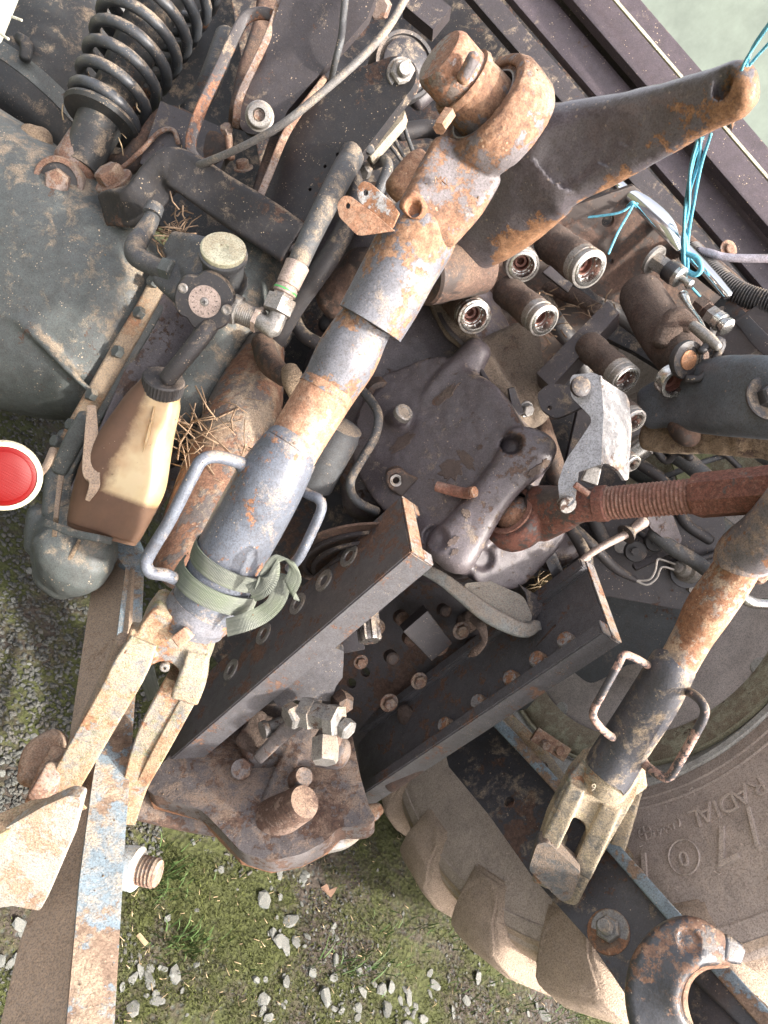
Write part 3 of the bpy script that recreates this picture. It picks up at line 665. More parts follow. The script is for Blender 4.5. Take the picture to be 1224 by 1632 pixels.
# ---- blue twine
t = thing('blue_twine', 'blue baler twine strands hanging from the lift arm tip over the sill', 'twine', (1110, 300, 1.0))
def rope(mat, par, pts, r, name='strand'):
    return part(name, mat, par, sweep(MB(), [(x, y, d, r) for x, y, d in pts], n=7, sub=6), sharp=180)
for pts in ([(1240, 20, .72), (1195, 85, .76), (1180, 115, .78)], [(1245, 48, .73), (1202, 95, .77), (1184, 120, .79)], [(1232, 28, .73), (1200, 75, .765), (1188, 112, .78)],
            [(1120, 218, .86), (1104, 262, 1.0), (1092, 330, 1.2), (1090, 400, 1.33), (1093, 440, 1.34)], [(1112, 222, .87), (1100, 270, 1.0), (1098, 330, 1.2), (1088, 380, 1.33), (1089, 430, 1.35)],
            [(1133, 214, .85), (1118, 262, 1.0), (1107, 318, 1.2), (1097, 380, 1.33), (1096, 436, 1.34)], [(1117, 220, .86), (1113, 258, 1.0), (1098, 310, 1.2), (1092, 350, 1.3), (1097, 432, 1.36)]):
    rope(twine_m, t, pts, 2.6)
rope(twine_m, t, [(1096, 405, 1.32), (1112, 412, 1.31), (1118, 428, 1.31), (1108, 438, 1.32), (1092, 432, 1.33), (1086, 440, 1.34)], 4.5, 'knot')
rope(twine_m, t, [(1090, 436, 1.33), (1100, 455, 1.33), (1122, 480, 1.33), (1128, 492, 1.33)], 2.2)
t = thing('twine_loop', 'thin blue twine tied round the tube above the couplings', 'twine', (1005, 330, 1.33))
for pts in ([(1012, 318, 1.35), (1005, 335, 1.33), (985, 370, 1.32), (970, 404, 1.32)], [(1012, 320, 1.35), (990, 338, 1.34), (950, 345, 1.36), (900, 352, 1.38), (852, 394, 1.38)], [(1000, 328, 1.35), (1008, 322, 1.33), (1016, 330, 1.35)]):
    rope(twine_m, t, pts, 2.0)
# ================================================================== quick couplers
def coupler(fx, fy, d, r, L, label, aim=None, name='hydraulic_coupler', cat='hydraulic coupler', n_=1):
    a = (aim or (REAR+ZUP*.02)).normalized(); c = P(fx, fy, d); R = r*d/F
    t = thing(name, label, cat, c-a*L, 'hydraulic quick couplers on the bracket')
    body_ = part('barrel', m['fuzz'], t, MB().lathe(c-a*L, a, [(0, R*.85), (L*.05, R*.98), (L*.25, R*1.0), (L*.28, R*.93), (L*.55, R*.98), (L*.72, R*1.03), (L*.8, R*.96), (L*.82, R*.9)], 28, open_=True), sharp=60)
    part('collar', m['zinc'], t, MB().lathe(c-a*L*.24, a, [(0, R*.9), (0, R*.98), (L*.12, R*1.0), (L*.13, R*.95), (L*.17, R*.95), (L*.18, R*1.0), (L*.23, R*1.0), (L*.24, R*.95), (L*.24, R*.80), (L*.21, R*.76), (L*.20, R*.74)], 36, open_=True), sharp=45)
    part('front_ring', m['chrome'], t, MB().lathe(c-a*.004, a, [(0, R*.9), (.004, R*.88), (.0055, R*.82), (.0055, R*.68), (.002, R*.64), (-.012, R*.62), (-.012, R*.5), (-.024, R*.48)], 36, open_=True), sharp=50)
    part('socket', redcore, t, MB().lathe(c-a*.035, a, [(0, .0005), (0, R*.2), (.012, R*.22), (.012, R*.36), (.004, R*.40), (.018, R*.44), (.018, R*.55), (.022, R*.64)], 24, open_=True), sharp=45)
    u, v = basis(a); mb = MB()
    for k in range(10):
        mb.ball(c-a*.010+(u*math.cos(k*.628)+v*math.sin(k*.628))*R*.60, R*.07, 8)
    part('locking_balls', m['chrome'], t, mb)
    return t
coupler(833, 424, 1.23, 27, .10, 'crusted hydraulic coupler just under the lift arm with pale dusty collar', ax(.0, .9, 38)*1)
coupler(940, 430, 1.20, 32, .125, 'largest open hydraulic coupler, hairy with dirt, below the round hole', ax(.45, .72, 48))
coupler(757, 506, 1.22, 28, .10, 'open hydraulic coupler furthest from the sill, over the cast housing', ax(.35, .8, 38))
coupler(868, 512, 1.19, 27, .125, 'open hydraulic coupler in front of the flat steel brace', ax(.5, .75, 48))
coupler(998, 606, 1.17, 26, .115, 'open hydraulic coupler directly above the silver latch plate', ax(.45, .8, 48))
coupler(1012, 672, 1.14, 21, .07, 'small open coupler half hidden behind the silver latch plate', ax(.4, .8, 45))
coupler(1010, 740, 1.12, 14, .045, 'narrow blanked coupler beside the red threaded top link', ax(.5, .7, 45))
t = thing('dust_cap_coupler', 'dirty capped coupler with hinged lid and copper disc above its open ring', 'hydraulic coupler', (1040, 480, 1.3))
part('barrel', m['fuzz'], t, sweep(MB(), [(1022, 470, 1.34, 34), (1050, 520, 1.28, 38), (1078, 560, 1.22, 38), (1096, 575, 1.2, 34)], n=26, cap='round'))
c = P(1077, 612, 1.16); a = ax(.3, .6, 40)
part('open_ring', m['chrome'], t, MB().lathe(c-a*.02, a, [(0, .016), (0, .0255), (.016, .0262), (.02, .024), (.02, .0185), (.012, .017), (-.005, .016)], 36, open_=True), sharp=45)
part('socket', redcore, t, MB().lathe(c-a*.025, a, [(0, .0005), (0, .007), (.008, .008), (.008, .014), (.018, .0165)], 24, open_=True), sharp=45)
c2 = P(1098, 574, 1.135); a2 = ax(.35, .25, 28)
part('lid', m['hosedark'], t, MB().lathe(c2-a2*.012, a2, [(0, .028), (.006, .030), (.012, .029), (.013, .021), (.011, .0205), (.011, .0005)], 28), sharp=45)
part('copper_disc', copper_m, t, MB().lathe(c2-a2*.002, a2, [(0, .0155), (.0025, .0150), (.003, .0005)], 28), sharp=45)
part('hinge', m['hosedark'], t, sweep(MB(), [(1118, 560, 1.13, 6), (1135, 545, 1.13, 8), (1150, 550, 1.13, 7), (1120, 600, 1.13, 6), (1096, 604, 1.14, 7)], n=12, sub=4))
part('hinge_lug', m['zinc'], t, sweep(MB(), [(1106, 520, 1.15, 9), (1128, 538, 1.13, 10), (1143, 552, 1.12, 8)], n=12))
part('crust', m['fuzz'], t, sweep(MB(), [(1056, 548, 1.2, 18, 12), (1076, 512, 1.2, 22, 14), (1102, 520, 1.19, 14, 10)], n=12, e=2.6))
t = thing('fork_lever_coupling', 'chrome ball coupling with black collar and thin linkage rod', 'coupling', (1050, 415, 1.34))
ca = ax(.62, .72, 62)
c = P(1048, 418, 1.34)
def seg_on(par, name, mat, c, a, s0, prof, seg=24, sharp=40): return part(name, mat, par, MB().lathe(c+a*s0, a, prof, seg), sharp=sharp)
seg_on(t, 'back_ring', m['zinc'], c, ca, -.012, [(0, .018), (0, .027), (.006, .027), (.006, .018)])
seg_on(t, 'hex_body', m['zinc'], c, ca, -.006, [(0, .017), (.03, .017), (.03, .0)], 6, 20)
seg_on(t, 'black_collar', m['knob'], c, ca, .022, [(0, .017), (.002, .019), (.020, .020), (.024, .019), (.024, 0)])
seg_on(t, 'chrome_end', m['chrome'], c, ca, .042, [(0, .019), (.012, .019), (.015, .015), (.015, .006), (.026, .006), (.03, .009), (.036, .009), (.04, .005), (.04, 0)])
part('linkage_rod', m['chrome'], t, sweep(MB(), [(1089, 470, 1.28, 8), (1098, 488, 1.25, 4.5), (1112, 508, 1.2, 4.5), (1124, 528, 1.15, 4)], n=12))
t = thing('dusty_coupling', 'dusty stepped fitting with chrome tip beyond the linkage rod', 'coupling', (1115, 490, 1.32))
ca = ax(.55, .78, 60); c = P(1112, 484, 1.31)
seg_on(t, 'hex_body', m['fuzz'], c, ca, 0, [(0, .014), (.0, .018), (.02, .018), (.02, .014), (.03, .014), (.03, 0)], 6, 20)
seg_on(t, 'brass_nut', m['zinc'], c, ca, .028, [(0, .013), (.002, .0165), (.018, .0165), (.02, .013), (.02, 0)], 6, 20)
seg_on(t, 'chrome_tip', m['chrome'], c, ca, .046, [(0, .016), (.012, .017), (.014, .013), (.018, .013), (.020, .016), (.026, .016), (.030, .011), (.031, 0)])
t = thing('washer_plate', 'dark round bush and twisted flat strip by the conduit', 'bracket', (1150, 500, 1.36))
part('bush', m['rubber'], t, MB().lathe(P(1140, 515, 1.37), ax(.2, .1, 30), [(0, .03), (.014, .03), (.016, .02), (.016, .008), (.004, .006), (.004, 0)], 28))
part('twisted_strip', m['dark'], t, sweep(MB(), [(1148, 478, 1.36, 13, 2.5), (1185, 512, 1.33, 11, 4), (1215, 545, 1.3, 13, 3), (1260, 580, 1.28, 14, 3)], e=4, n=12))
strip('angle_plate', m['dark'], t, (1150, 560), (1240, 500), 30, 30, 1.36, 1.3, .004, .002)
# ================================================================== right lift arm with bolt
t = thing('lift_arm', 'broad grey lift arm with a bolt at the photo edge above the top link', 'lift arm', (1100, 640, 1.15))
mb = MB(); sweep(mb, [(1035, 650, 1.26, 34, 20), (1075, 640, 1.22, 44, 24), (1130, 632, 1.16, 60, 32), (1200, 632, 1.08, 66, 38), (1290, 640, 1.02, 66, 38), (1420, 650, .96, 62, 38)], e=3.2, n=24)
cast('arm', metal('wiped_lift_arm', (.10, .115, .135), .26, .30, .42, BROWN, scale=.55, dustcol=(.30, .21, .15), pit=.4), t, mb, .004, 4, rough=.0015)
mb = MB(); sweep(mb, [(1035, 695, 1.30, 22, 18), (1085, 700, 1.26, 24, 20), (1160, 690, 1.2, 36, 20), (1290, 700, 1.12, 38, 20), (1400, 705, 1.05, 34, 20)], e=3, n=20)
cast('dirt_ledge', m['mud'], t, mb, .004, 3, rough=.004)
bolt('bolt', m['linkdark'], t, P(1222, 634, 1.035), ax(.1, -.1, 12), .018, .016, washer=.032, phase=.5)
mb = MB().ball(P(1090, 685, 1.22), .032, 18, (1, 1, .7)); part('worn_boss', m['darkbrown'], t, mb)
# ================================================================== cast transmission housing
hs = tpart('transmission_housing', 'large purple-grey cast rear housing with cover, plugs and top link bracket', 'gear housing', (700, 720, 1.35))
def add_bm(mb, bm):
    bm.verts.ensure_lookup_table(); bm.verts.index_update(); mb.add([v.co.copy() for v in bm.verts], [tuple(v.index for v in f.verts) for f in bm.faces]); bm.free(); return mb
mb = MB(); sweep(mb, [(640, 560, 1.50, 165, 110), (680, 650, 1.48, 165, 110), (700, 760, 1.46, 150, 105), (690, 850, 1.45, 120, 100)], e=3.0, n=32)
plH = Plane((850, 705, 1.135), q=(705, 885, 1.15), r=(620, 640, 1.30))
add_bm(mb, plate_bm([(600, 600, 30), (700, 560, 30), (790, 610, 20), (822, 660, 10), (838, 690, 20), (812, 740, 20), (770, 790, 20), (730, 840, 20), (706, 880, 20), (690, 890, 20), (664, 872, 16), (634, 838, 30), (588, 790, 30), (556, 730, 30), (570, 650, 30)], plH, .13, .02, seg=4))
sweep(mb, [(612, 640, 1.37, 30, 40), (590, 740, 1.36, 46, 40), (585, 800, 1.37, 40, 40)], e=2.6)
sweep(mb, [(760, 560, 1.27, 24, 24), (710, 640, 1.275, 40, 20), (690, 720, 1.27, 44, 16), (690, 780, 1.26, 34, 8)], e=2.2, n=28)
sweep(mb, [(846, 706, 1.150, 43, 30), (836, 728, 1.152, 42, 30), (806, 762, 1.158, 33, 28), (776, 800, 1.162, 32, 28), (748, 842, 1.162, 36, 28), (722, 876, 1.162, 42, 30), (716, 884, 1.162, 41, 30)], e=2.9, n=32)
add_bm(mb, plate_bm([(820, 850, 16), (884, 836, 16), (908, 850, 16), (888, 880, 16), (862, 906, 16), (838, 934, 18), (796, 946, 18), (758, 930, 16), (748, 900, 16)], Plane((820, 900, 1.255), n=ax(.2, .1, 14)), .07, .016, seg=4))
sweep(mb, [(632, 672, 1.30, 22, 19), (638, 664, 1.255, 14, 14)])
housing_shape = cast('cast_body', m['housing'], hs, mb, .0042, 5, rough=.0014,
    dents=[(P(815, 708, 1.14), fwd+RT*.1, .015, .045), (P(695, 858, 1.15), fwd, .016, .014, .7), (P(772, 892, 1.22), fwd, .018, .010, .7)])
def DH(x, y): return (plH.at(x, y)-EYE).dot(fwd)
# plug, sleeve, pipe, lug, stub
pg = ax(.5, -.5, 40)
part('plug', m['zinc'], hs, MB().lathe(P(640, 662, DH(640, 662)-.03), pg, [(0, .012), (.001, .0165), (.010, .0165), (.0125, .014), (.0125, .010), (.011, .009), (.011, 0)], 20), sharp=35)
part('open_sleeve', m['darkbrown'], hs, MB().lathe(P(600, 622, 1.34), ax(.3, .5, 40), [(0, .027), (.02, .026), (.022, .022), (.022, .015), (.005, .014), (.005, 0)], 24), sharp=35)
part('breather_pipe', m['hose'], hs, sweep(MB(), [(575, 620, 1.3, 7.5), (592, 640, 1.27, 7.5), (603, 662, 1.24, 7.5), (598, 695, 1.23, 7.5), (578, 730, 1.22, 7.5), (560, 762, 1.22, 7.5), (560, 785, 1.22, 7.5), (573, 802, 1.22, 7.5), (600, 815, 1.23, 7.5)], n=16))
d0 = DH(630, 765)
mb = MB(); add_bm(mb, plate_bm([(614, 752, 8), (636, 744, 10), (650, 756, 4), (668, 762, 2), (640, 792, 2), (616, 778, 10)], Plane((636, 766, d0-.022), n=ax(.0, .1, 10)), .04, .002))
cast('threaded_lug', m['darkbrown'], hs, mb, .0025, 1, dents=[(P(630, 765, d0-.02), fwd, .0085, .015)])
part('lug_thread', m['zinc'], hs, MB().lathe(P(630, 765, d0-.012), ax(.1, .1, 10), [(0, .0055), (.009, .0055), (.011, .0085), (.011, .010), (.0, .010)], 20, open_=True))
d1 = DH(728, 782)
part('sawn_stub', m['thread'], hs, sweep(MB(), [(696, 775, d1-.002, 8.5), (718, 781, d1-.012, 9), (742, 786, d1-.032, 9), (754, 784, d1-.052, 9)], n=16, cap='flat'))
part('stub_face', m['railtop'], hs, MB().lathe(P(756, 784, d1-.056), ax(.8, -.1, 45), [(-.002, .0090), (.001, .0084), (.001, 0)], 16))
part('stub_boss', m['darkbrown'], hs, MB().lathe(P(752, 790, d1-.02), ax(.4, .2, 30), [(-.01, .013), (.008, .012), (.010, .010), (.010, 0)], 18))
rs_ = random.Random(31); FLK = metal('rust_brown_flake', (.085, .06, .05), .3, .3, .7, BROWN, dustcol=(.18, .14, .11), pit=1.5)
for (x, y, w_, h_) in ((720, 748, 24, 18), (742, 732, 9, 22), (706, 632, 34, 9), (852, 752, 16, 7), (868, 740, 12, 7), (742, 818, 7, 10), (722, 862, 12, 6), (765, 712, 6, 4), (640, 705, 26, 9), (724, 880, 8, 5)):
    pts_ = [(w_*math.cos(k*.2513+.2)*rs_.uniform(.6, 1.15), h_*math.sin(k*.2513+.2)*rs_.uniform(.6, 1.15)) for k in range(25)]
    tdir = math.radians(-40)
    pts_ = [(a*math.cos(tdir)-b*math.sin(tdir), a*math.sin(tdir)+b*math.cos(tdir)) for a, b in pts_]
    q = P(x, y, .5); dr = (q-EYE).normalized(); inv = housing_shape.matrix_world.inverted() if False else None
    org = EYE - parent_origin(hs); ok, loc, nrm, _ = housing_shape.ray_cast(org, dr)
    if not ok: continue
    loc = loc + parent_origin(hs); bm = plate_bm([(x+a, y+b) for a, b in pts_], Plane((x, y, (loc-EYE).dot(fwd)-.0015), n=nrm), .006, .0008, seg=1)
    finish(bm, 'grease_flake', FLK, hs)
# flaked grease patches lying on the casting
def crust(name, mat, par, x, y, d, pts, t=.003, n=None):
    return plate(name, mat, par, [(x+a, y+b, 4) for a, b in pts], Plane((x, y, d), n=n), t, .0012)
# ---- dirty curved guard above the housing and latch bracket
t = tpart('guard_plate', 'dirt covered curved steel guard edge under the couplings', 'guard', (790, 560, 1.3))
mb = MB(); sweep(mb, [(690, 470, 1.36, 10, 34), (716, 520, 1.33, 12, 34), (756, 555, 1.31, 16, 34), (790, 610, 1.29, 18, 34), (826, 672, 1.27, 14, 30)], e=3.5, n=20)
sweep(mb, [(800, 545, 1.36, 62, 22), (830, 620, 1.32, 40, 24), (850, 665, 1.3, 26, 20)], e=2.8, n=22)
cast('dirt_shelf', metal('dusty_shelf', (.13, .105, .085), .2, .9, .9, BROWN, dustcol=(.27, .21, .155), pit=2.2, bump=.8), t, mb, .005, 4, rough=.004)
part('guard_edge', m['dark'], t, sweep(MB(), [(690, 474, 1.34, 3.5, 14), (712, 522, 1.3, 3.5, 14), (748, 560, 1.28, 3.5, 14), (786, 622, 1.26, 3.5, 14), (822, 676, 1.24, 3.5, 12), (838, 680, 1.24, 3, 10)], e=5, n=12))
strip('bent_tab', m['dark'], t, (815, 618), (828, 662), 5, 9, 1.22, 1.23, .012, .002)
bolt('bolt', m['boltbare'], t, P(838, 652, 1.24), ax(.3, .3, 35), .011, .009, washer=.014)
# ---- top link latch
t = thing('latch_hook', 'shiny bent galvanised hook plate holding the top link', 'latch', (925, 620, 1.1))
plA = Plane((935, 640, 1.055), n=ax(-.9, -.3, 22))
plate('hook_face', m['galv'], t, [(908, 606, 4), (912, 597, 6), (947, 594, 6), (958, 600), (962, 660), (958, 740), (922, 752), (916, 800, 4), (906, 808, 8), (892, 800, 10), (889, 770, 6), (900, 735, 14), (925, 700, 18), (943, 672, 6), (941, 664, 4), (910, 632, 6)], plA, .005, .0018)
plB = Plane((958, 600, 1.053), q=(959, 740, 1.045), r=(1003, 640, 1.12))
plate('hook_side', m['galv'], t, [(957, 601), (998, 628, 6), (1003, 640), (1007, 680), (1002, 764, 3), (996, 766, 2), (985, 748, 10), (966, 738, 6), (957, 741)], plB, .005, .0015)
part('bend', m['galv'], t, sweep(MB(), [(956.5, 601, 1.056, 3.2), (958, 660, 1.053, 3.2), (957.5, 741, 1.048, 3.2)], n=12, sub=3))
c = P(923, 617, 1.045); part('rivet', m['dark'], t, MB().lathe(c, ax(.1, 0, 12), [(-.012, .008), (.001, .008), (.001, .0145), (.007, .0145), (.0095, .011), (.0095, 0)], 24))
plate('pivot_plate', m['dark'], t, [(855, 628, 8), (872, 612, 10), (893, 612, 8), (915, 618), (935, 645), (905, 660, 12), (885, 668, 10), (862, 652, 8)], Plane((890, 640, 1.16), n=ax(-.5, -.5, 20)), .008, .002, holes=[(876, 650, 4)])
part('nose', m['zinc'], t, MB().lathe(P(905, 805, 1.05), ax(.2, .4, 30), [(-.01, .012), (.0, .0135), (.002, .012), (.002, 0)], 20))
strip('link_plate', m['zinc'], t, (940, 770), (952, 735), 14, 10, 1.10, 1.10, .012, .003)
# ================================================================== top link
t = thing('top_link', 'red and black rusty top link with coarse thread lying across the housing', 'top link', (830, 830, 1.14))
a_ = (P(1224, 786, .93)-P(900, 815, 1.105)).normalized()
ec = P(824, 824, 1.185); ea1 = ax(-.75, -.55, 52)
mb2 = MB().lathe(ec, ea1, [(-.022, .034), (-.022, .050), (-.012, .056), (.012, .056), (.022, .050), (.022, .034), (-.022, .034)], 48, open_=True)
mb = MB(); mb.v = mb2.v; mb.f = mb2.f
sweep(mb, [(862, 818, 1.165, 46, 26), (890, 812, 1.13, 38, 28), (920, 806, 1.095, 29, 26), (955, 803, 1.07, 27, 25)], e=2.6, n=28)
cast('ball_end', m['toplink'], t, mb, .003, 2, rough=.0015)
part('ball', m['pin'], t, MB().ball(ec, .034, 24)); part('ball_race', m['thread'], t, MB().lathe(ec, ea1, [(-.024, .034), (-.024, .042), (.026, .042), (.026, .034)], 40, open_=True))
p0 = P(955, 803, 1.072); p1 = P(1112, 790, .99)
part('lock_collar', m['toplink'], t, MB().lathe(p0-(p1-p0).normalized()*.005, p1-p0, [(0, .020), (.002, .0265), (.016, .0265), (.019, .024), (.019, .02)], 26), sharp=35)
part('thread', m['thread'], t, MB().lathe(p0, p1-p0, thread_profile((p1-p0).length+.01, .0243, .0058, .0022), 34), sharp=60)
p2 = P(1480, 757, .82)
part('sleeve', m['toplink'], t, MB().lathe(p1-(p1-p0).normalized()*.004, p2-p1, [(0, .024), (0, .0285), (.006, .031), ((P(1480, 757, .82)-p1).length, .031)], 8, phase=.35), sharp=25)
part('cross_pin', m['thread'], t, sweep(MB(), [(916, 772, 1.03, 5.5), (930, 782, 1.03, 5.5), (938, 788, 1.03, 5.5)], n=12, cap='flat'))
# ================================================================== rear wheel
WX, WY, WR, RR = 1.24, 1.13, .85, .48
WC = Vector((WX, WY, WR-.03))
wh = thing('rear_wheel', 'big muddy tractor tyre with raised lettering round a pale dusty rim', 'wheel', WC)
def wl(prof, seg=120):               # lathe round the axle; prof: (x offset from the inner flange, radius)
    mb = MB(); mb.lathe(WC, XR, prof, seg, ref=ZUP, open_=True); return mb
tyre = part('tyre', m['tyre'], wh, wl([(.0, .478), (-.012, .486), (-.018, .52), (-.028, .585), (-.032, .65), (-.032, .71), (-.024, .752), (-.005, .778), (.03, .792), (.22, .80), (.42, .79), (.46, .75), (.49, .65), (.46, .52), (.43, .478)]), sharp=180)
def wp(x, r, a): return WC + Vector((x, math.cos(a)*r*-1, math.sin(a)*r))      # a = 0 points to the rear of the tractor
part('rim', m['rim'], wh, wl([(-.012, .470), (-.016, .482), (-.006, .486), (0, .478), (.004, .468), (.03, .452), (.05, .452), (.062, .444), (.085, .405), (.105, .398), (.17, .398), (.185, .43), (.40, .44), (.43, .478), (.438, .470), (.40, .43), (.19, .42)]), sharp=50)
part('barrel_mud', m['rimmud'], wh, wl([(.082, .404), (.088, .396), (.110, .389), (.165, .389), (.172, .396), (.172, .402)], 120), sharp=180)
part('barrel_ledge', m['rimmud'], wh, wl([(.100, .335), (.092, .345), (.084, .372), (.080, .398), (.086, .402)], 120), sharp=180)
part('ledge_line', m['cream'], wh, wl([(.076, .402), (.072, .405), (.074, .409), (.080, .41)], 120), sharp=180)
rd = part('rim_disc', metal('rim_disc_paint', (.72, .64, .60), 0, .28, .45, BROWN, scale=.4, dustcol=(.55, .46, .38), grime=.05), wh, wl([(.178, .42), (.160, .40), (.120, .36), (.106, .33), (.115, .27), (.115, .20), (.08, .18), (.07, .12), (.09, 0), (.11, 0), (.19, .20), (.19, .42)]), sharp=60)
for k in range(8):
    c = wp(.108, .335, math.radians(k*45-16)); part('rim_bolt', m['rim'], wh, MB().lathe(c, -XR, [(-.003, .019), (.003, .019), (.006, .016), (.006, 0)], 18))
# ridge rings and lettering on the sidewall, all raised rubber
def sw_x(r):
    pr = [(.478, 0), (.486, -.012), (.52, -.018), (.585, -.028), (.65, -.032), (.71, -.032), (.752, -.024), (.778, -.005)]
    for (r0, x0), (r1, x1) in zip(pr, pr[1:]):
        if r0 <= r <= r1: return x0+(x1-x0)*(r-r0)/(r1-r0)
    return -.03
for r in (.505, .522, .735):
    mb = MB(); mb.lathe(WC, XR, [(sw_x(r-.003), r-.003), (sw_x(r)-.0022, r-.001), (sw_x(r)-.0022, r+.001), (sw_x(r+.003), r+.003)], 140, ref=ZUP)
    mb.f = [f for f in mb.f if len(f) == 4]
    part('moulded_ring', m['tyre'], tyre, mb, sharp=180)
def on_side(r, a, up, hgt_=.0015): return wp(sw_x(r)-hgt_, r, a)
def letter(txt, r, a, size, depth=.003, adv=None):
    depth *= 1.7
    cu = bpy.data.curves.new('f', 'FONT'); cu.body = txt; cu.size = size; cu.extrude = .5; cu.align_x = 'CENTER'; cu.resolution_u = 5
    o = bpy.data.objects.new('f', cu); COL.objects.link(o); dg = bpy.context.evaluated_depsgraph_get()
    me = bpy.data.meshes.new_from_object(o.evaluated_get(dg)); bpy.data.objects.remove(o); bpy.data.curves.remove(cu)
    mb = MB(); vs = []
    for v in me.vertices:
        # letter tops point outward from the rim
        rr = r+v.co.y; aa = a - v.co.x/rr
        vs.append(wp(sw_x(rr)-(depth if v.co.z > 0 else -.002), rr, aa))
    mb.add(vs, [tuple(p.vertices) for p in me.polygons]); bpy.data.meshes.remove(me)
    bm = to_bm(mb); bmesh.ops.remove_doubles(bm, verts=bm.verts[:], dist=1e-6)
    return finish(bm, 'raised_letter', LET, tyre, sharp=30)
LET = metal('raised_rubber', (.56, .47, .41), 0, .8, .75, BROWN, dustcol=(.64, .54, .46), scale=.6, grime=0, bump=.2)
def ang_of(x, y):                     # wheel angle and radius of the sidewall point seen at (x, y)
    k = ray(x, y); q = EYE + k*((WX-.032)/k.x); v = q-WC; return math.atan2(v.z, -v.y), math.hypot(v.y, v.z)
for ch, x, y, s in [('R', 1203, 250, .040), ('A', 1178, 270, .040), ('D', 1155, 278, .040), ('I', 1127, 290, .040), ('A', 1113, 295, .040), ('L', 1098, 302, .040)]: pass
for ch, x, y, s, dp in [('R', 1205, 1250, .034, .002), ('A', 1178, 1263, .034, .002), ('D', 1157, 1276, .034, .002), ('I', 1139, 1285, .034, .002), ('A', 1121, 1292, .034, .002), ('L', 1104, 1300, .034, .002),
                    ('(', 1080, 1309, .0125, .002), ('1', 1071, 1314, .0125, .002), ('5', 1065, 1317, .0125, .002), ('5', 1058, 1320, .0125, .002), ('A', 1049, 1323, .0125, .002), ('8', 1038, 1326, .0125, .002),
                    ('/', 1197, 1311, .060, .003), ('7', 1151, 1340, .062, .003), ('0', 1090, 1366, .026, .003), ('R', 1016, 1382, .060, .003)]:
    a, r = ang_of(x, y); letter(ch, r-s*.35, a, s*1.35, dp)
def ring_mark(x, y, r0, r1, cross=False):
    a, r = ang_of(x, y); c = wp(sw_x(r)-.001, r, a); mb = MB()
    mb.lathe(c, -XR, [(0, r1), (.003, r1-.001), (.003, r0+.001), (0, r0)], 36, open_=True)
    if cross:
        for q in ((0, 1), (1, 0)):
            mb.box(c-XR*.002, Vector((0, q[0]*r0, q[1]*r0)), Vector((0, q[1]*.0012, q[0]*.0012)), XR*.0015)
    part('raised_ring', LET, tyre, mb)
ring_mark(1090, 1366, .026, .0285); ring_mark(1026, 1327, .0115, .013, True)
a, r = ang_of(1095, 1262); mb = MB(); c = wp(sw_x(r), r, a)
tri = [Vector((0, .012*math.cos(t+.5), .012*math.sin(t+.5))) for t in (0, 2.09, 4.19)]
for i in range(3): sweep(mb, [tuple(c+tri[i])+(.001,), tuple(c+tri[(i+1) % 3])+(.001,)], world=True, n=6, ref=XR)
part('raised_triangle', LET, tyre, mb)
mb = MB(); rs_ = random.Random(8)
for k in range(46):                                       # rubber moulding hairs
    a = rs_.uniform(-.9, .9); r = rs_.uniform(.51, .73); c = wp(sw_x(r), r, a)
    e = c - XR*.006 + Vector((0, rs_.uniform(-.006, .006), rs_.uniform(-.006, .006))); mb.cyl(c, e, .0009, .0006, 5)
tag(part('moulding_hairs', LET, tyre, mb), kind='stuff')
# tread lugs, each a block of its own
def lug(a0, side):
    mb = MB(); rings = []
    for i, u_ in enumerate((0, .06, .2, .45, .7, 1.0)):
        x = (-.040, -.018, .03, .10, .17, .25)[i]; sh = (0, .0, .02, .07, .14, .23)[i]
        rt = (.775, .828, .848, .850, .850, .850)[i]; rb = (.695, .68, .74, .76, .76, .76)[i]
        wt = (.062, .076, .070, .040, .034, .030)[i]; wb = (.050, .080, .082, .056, .048, .044)[i]
        if side > 0: x = .44-x
        A = a0 + sh/.85
        rings.append([wp(x, rb, A-wb/.85), wp(x, (rb+rt)/2, A-(wb*.35+wt*.65)/.85), wp(x, rt-.012, A-wt*1.02/.85), wp(x, rt, A-wt*.86/.85), wp(x, rt, A+wt*.86/.85), wp(x, rt-.012, A+wt*1.02/.85), wp(x, (rb+rt)/2, A+(wb*.35+wt*.65)/.85), wp(x, rb, A+wb/.85)])
    mb.rings(rings); return mb
for k in range(21):
    for side in (-1, 1):
        a = k*2*math.pi/21 + (.15 if side > 0 else 0) - .12
        bm = to_bm(lug(a, side)); bmesh.ops.subdivide_edges(bm, edges=bm.edges[:], cuts=1, use_grid_fill=True); 
        ed = [e for e in bm.edges if len(e.link_faces) == 2 and e.calc_face_angle(0) > .5]
        bmesh.ops.bevel(bm, geom=ed, offset=.006, segments=2, affect='EDGES', clamp_overlap=True)
        finish(bm, 'lug', m['lug'] if side < 0 else m['tread'], tyre, sharp=50)
part('tread_band', m['tread'], tyre, wl([(-.020, .76), (.0, .782), (.03, .797), (.22, .803), (.42, .797), (.44, .78)], 100), sharp=180)
# ================================================================== right lower link with hook
ll = thing('lower_link', 'dark flat lower link bar running past the big tyre to an open hook', 'lower link', (760, 1200, 1.45))
plk = Plane((760, 1230, 1.44), q=(1080, 1560, 1.06), r=(835, 1180, 1.44))
face = [(700, 1160), (790, 1150), (850, 1210), (960, 1330), (1065, 1450), (1230, 1632), (1400, 1820), (1290, 1850), (1180, 1760), (1040, 1632), (1000, 1590), (940, 1500), (850, 1400), (780, 1300), (715, 1222)]
plate('link_bar', m['linkdark'], ll, face, plk, .022, .003, holes=[(812, 1278, 9), (952, 1318, 10)])
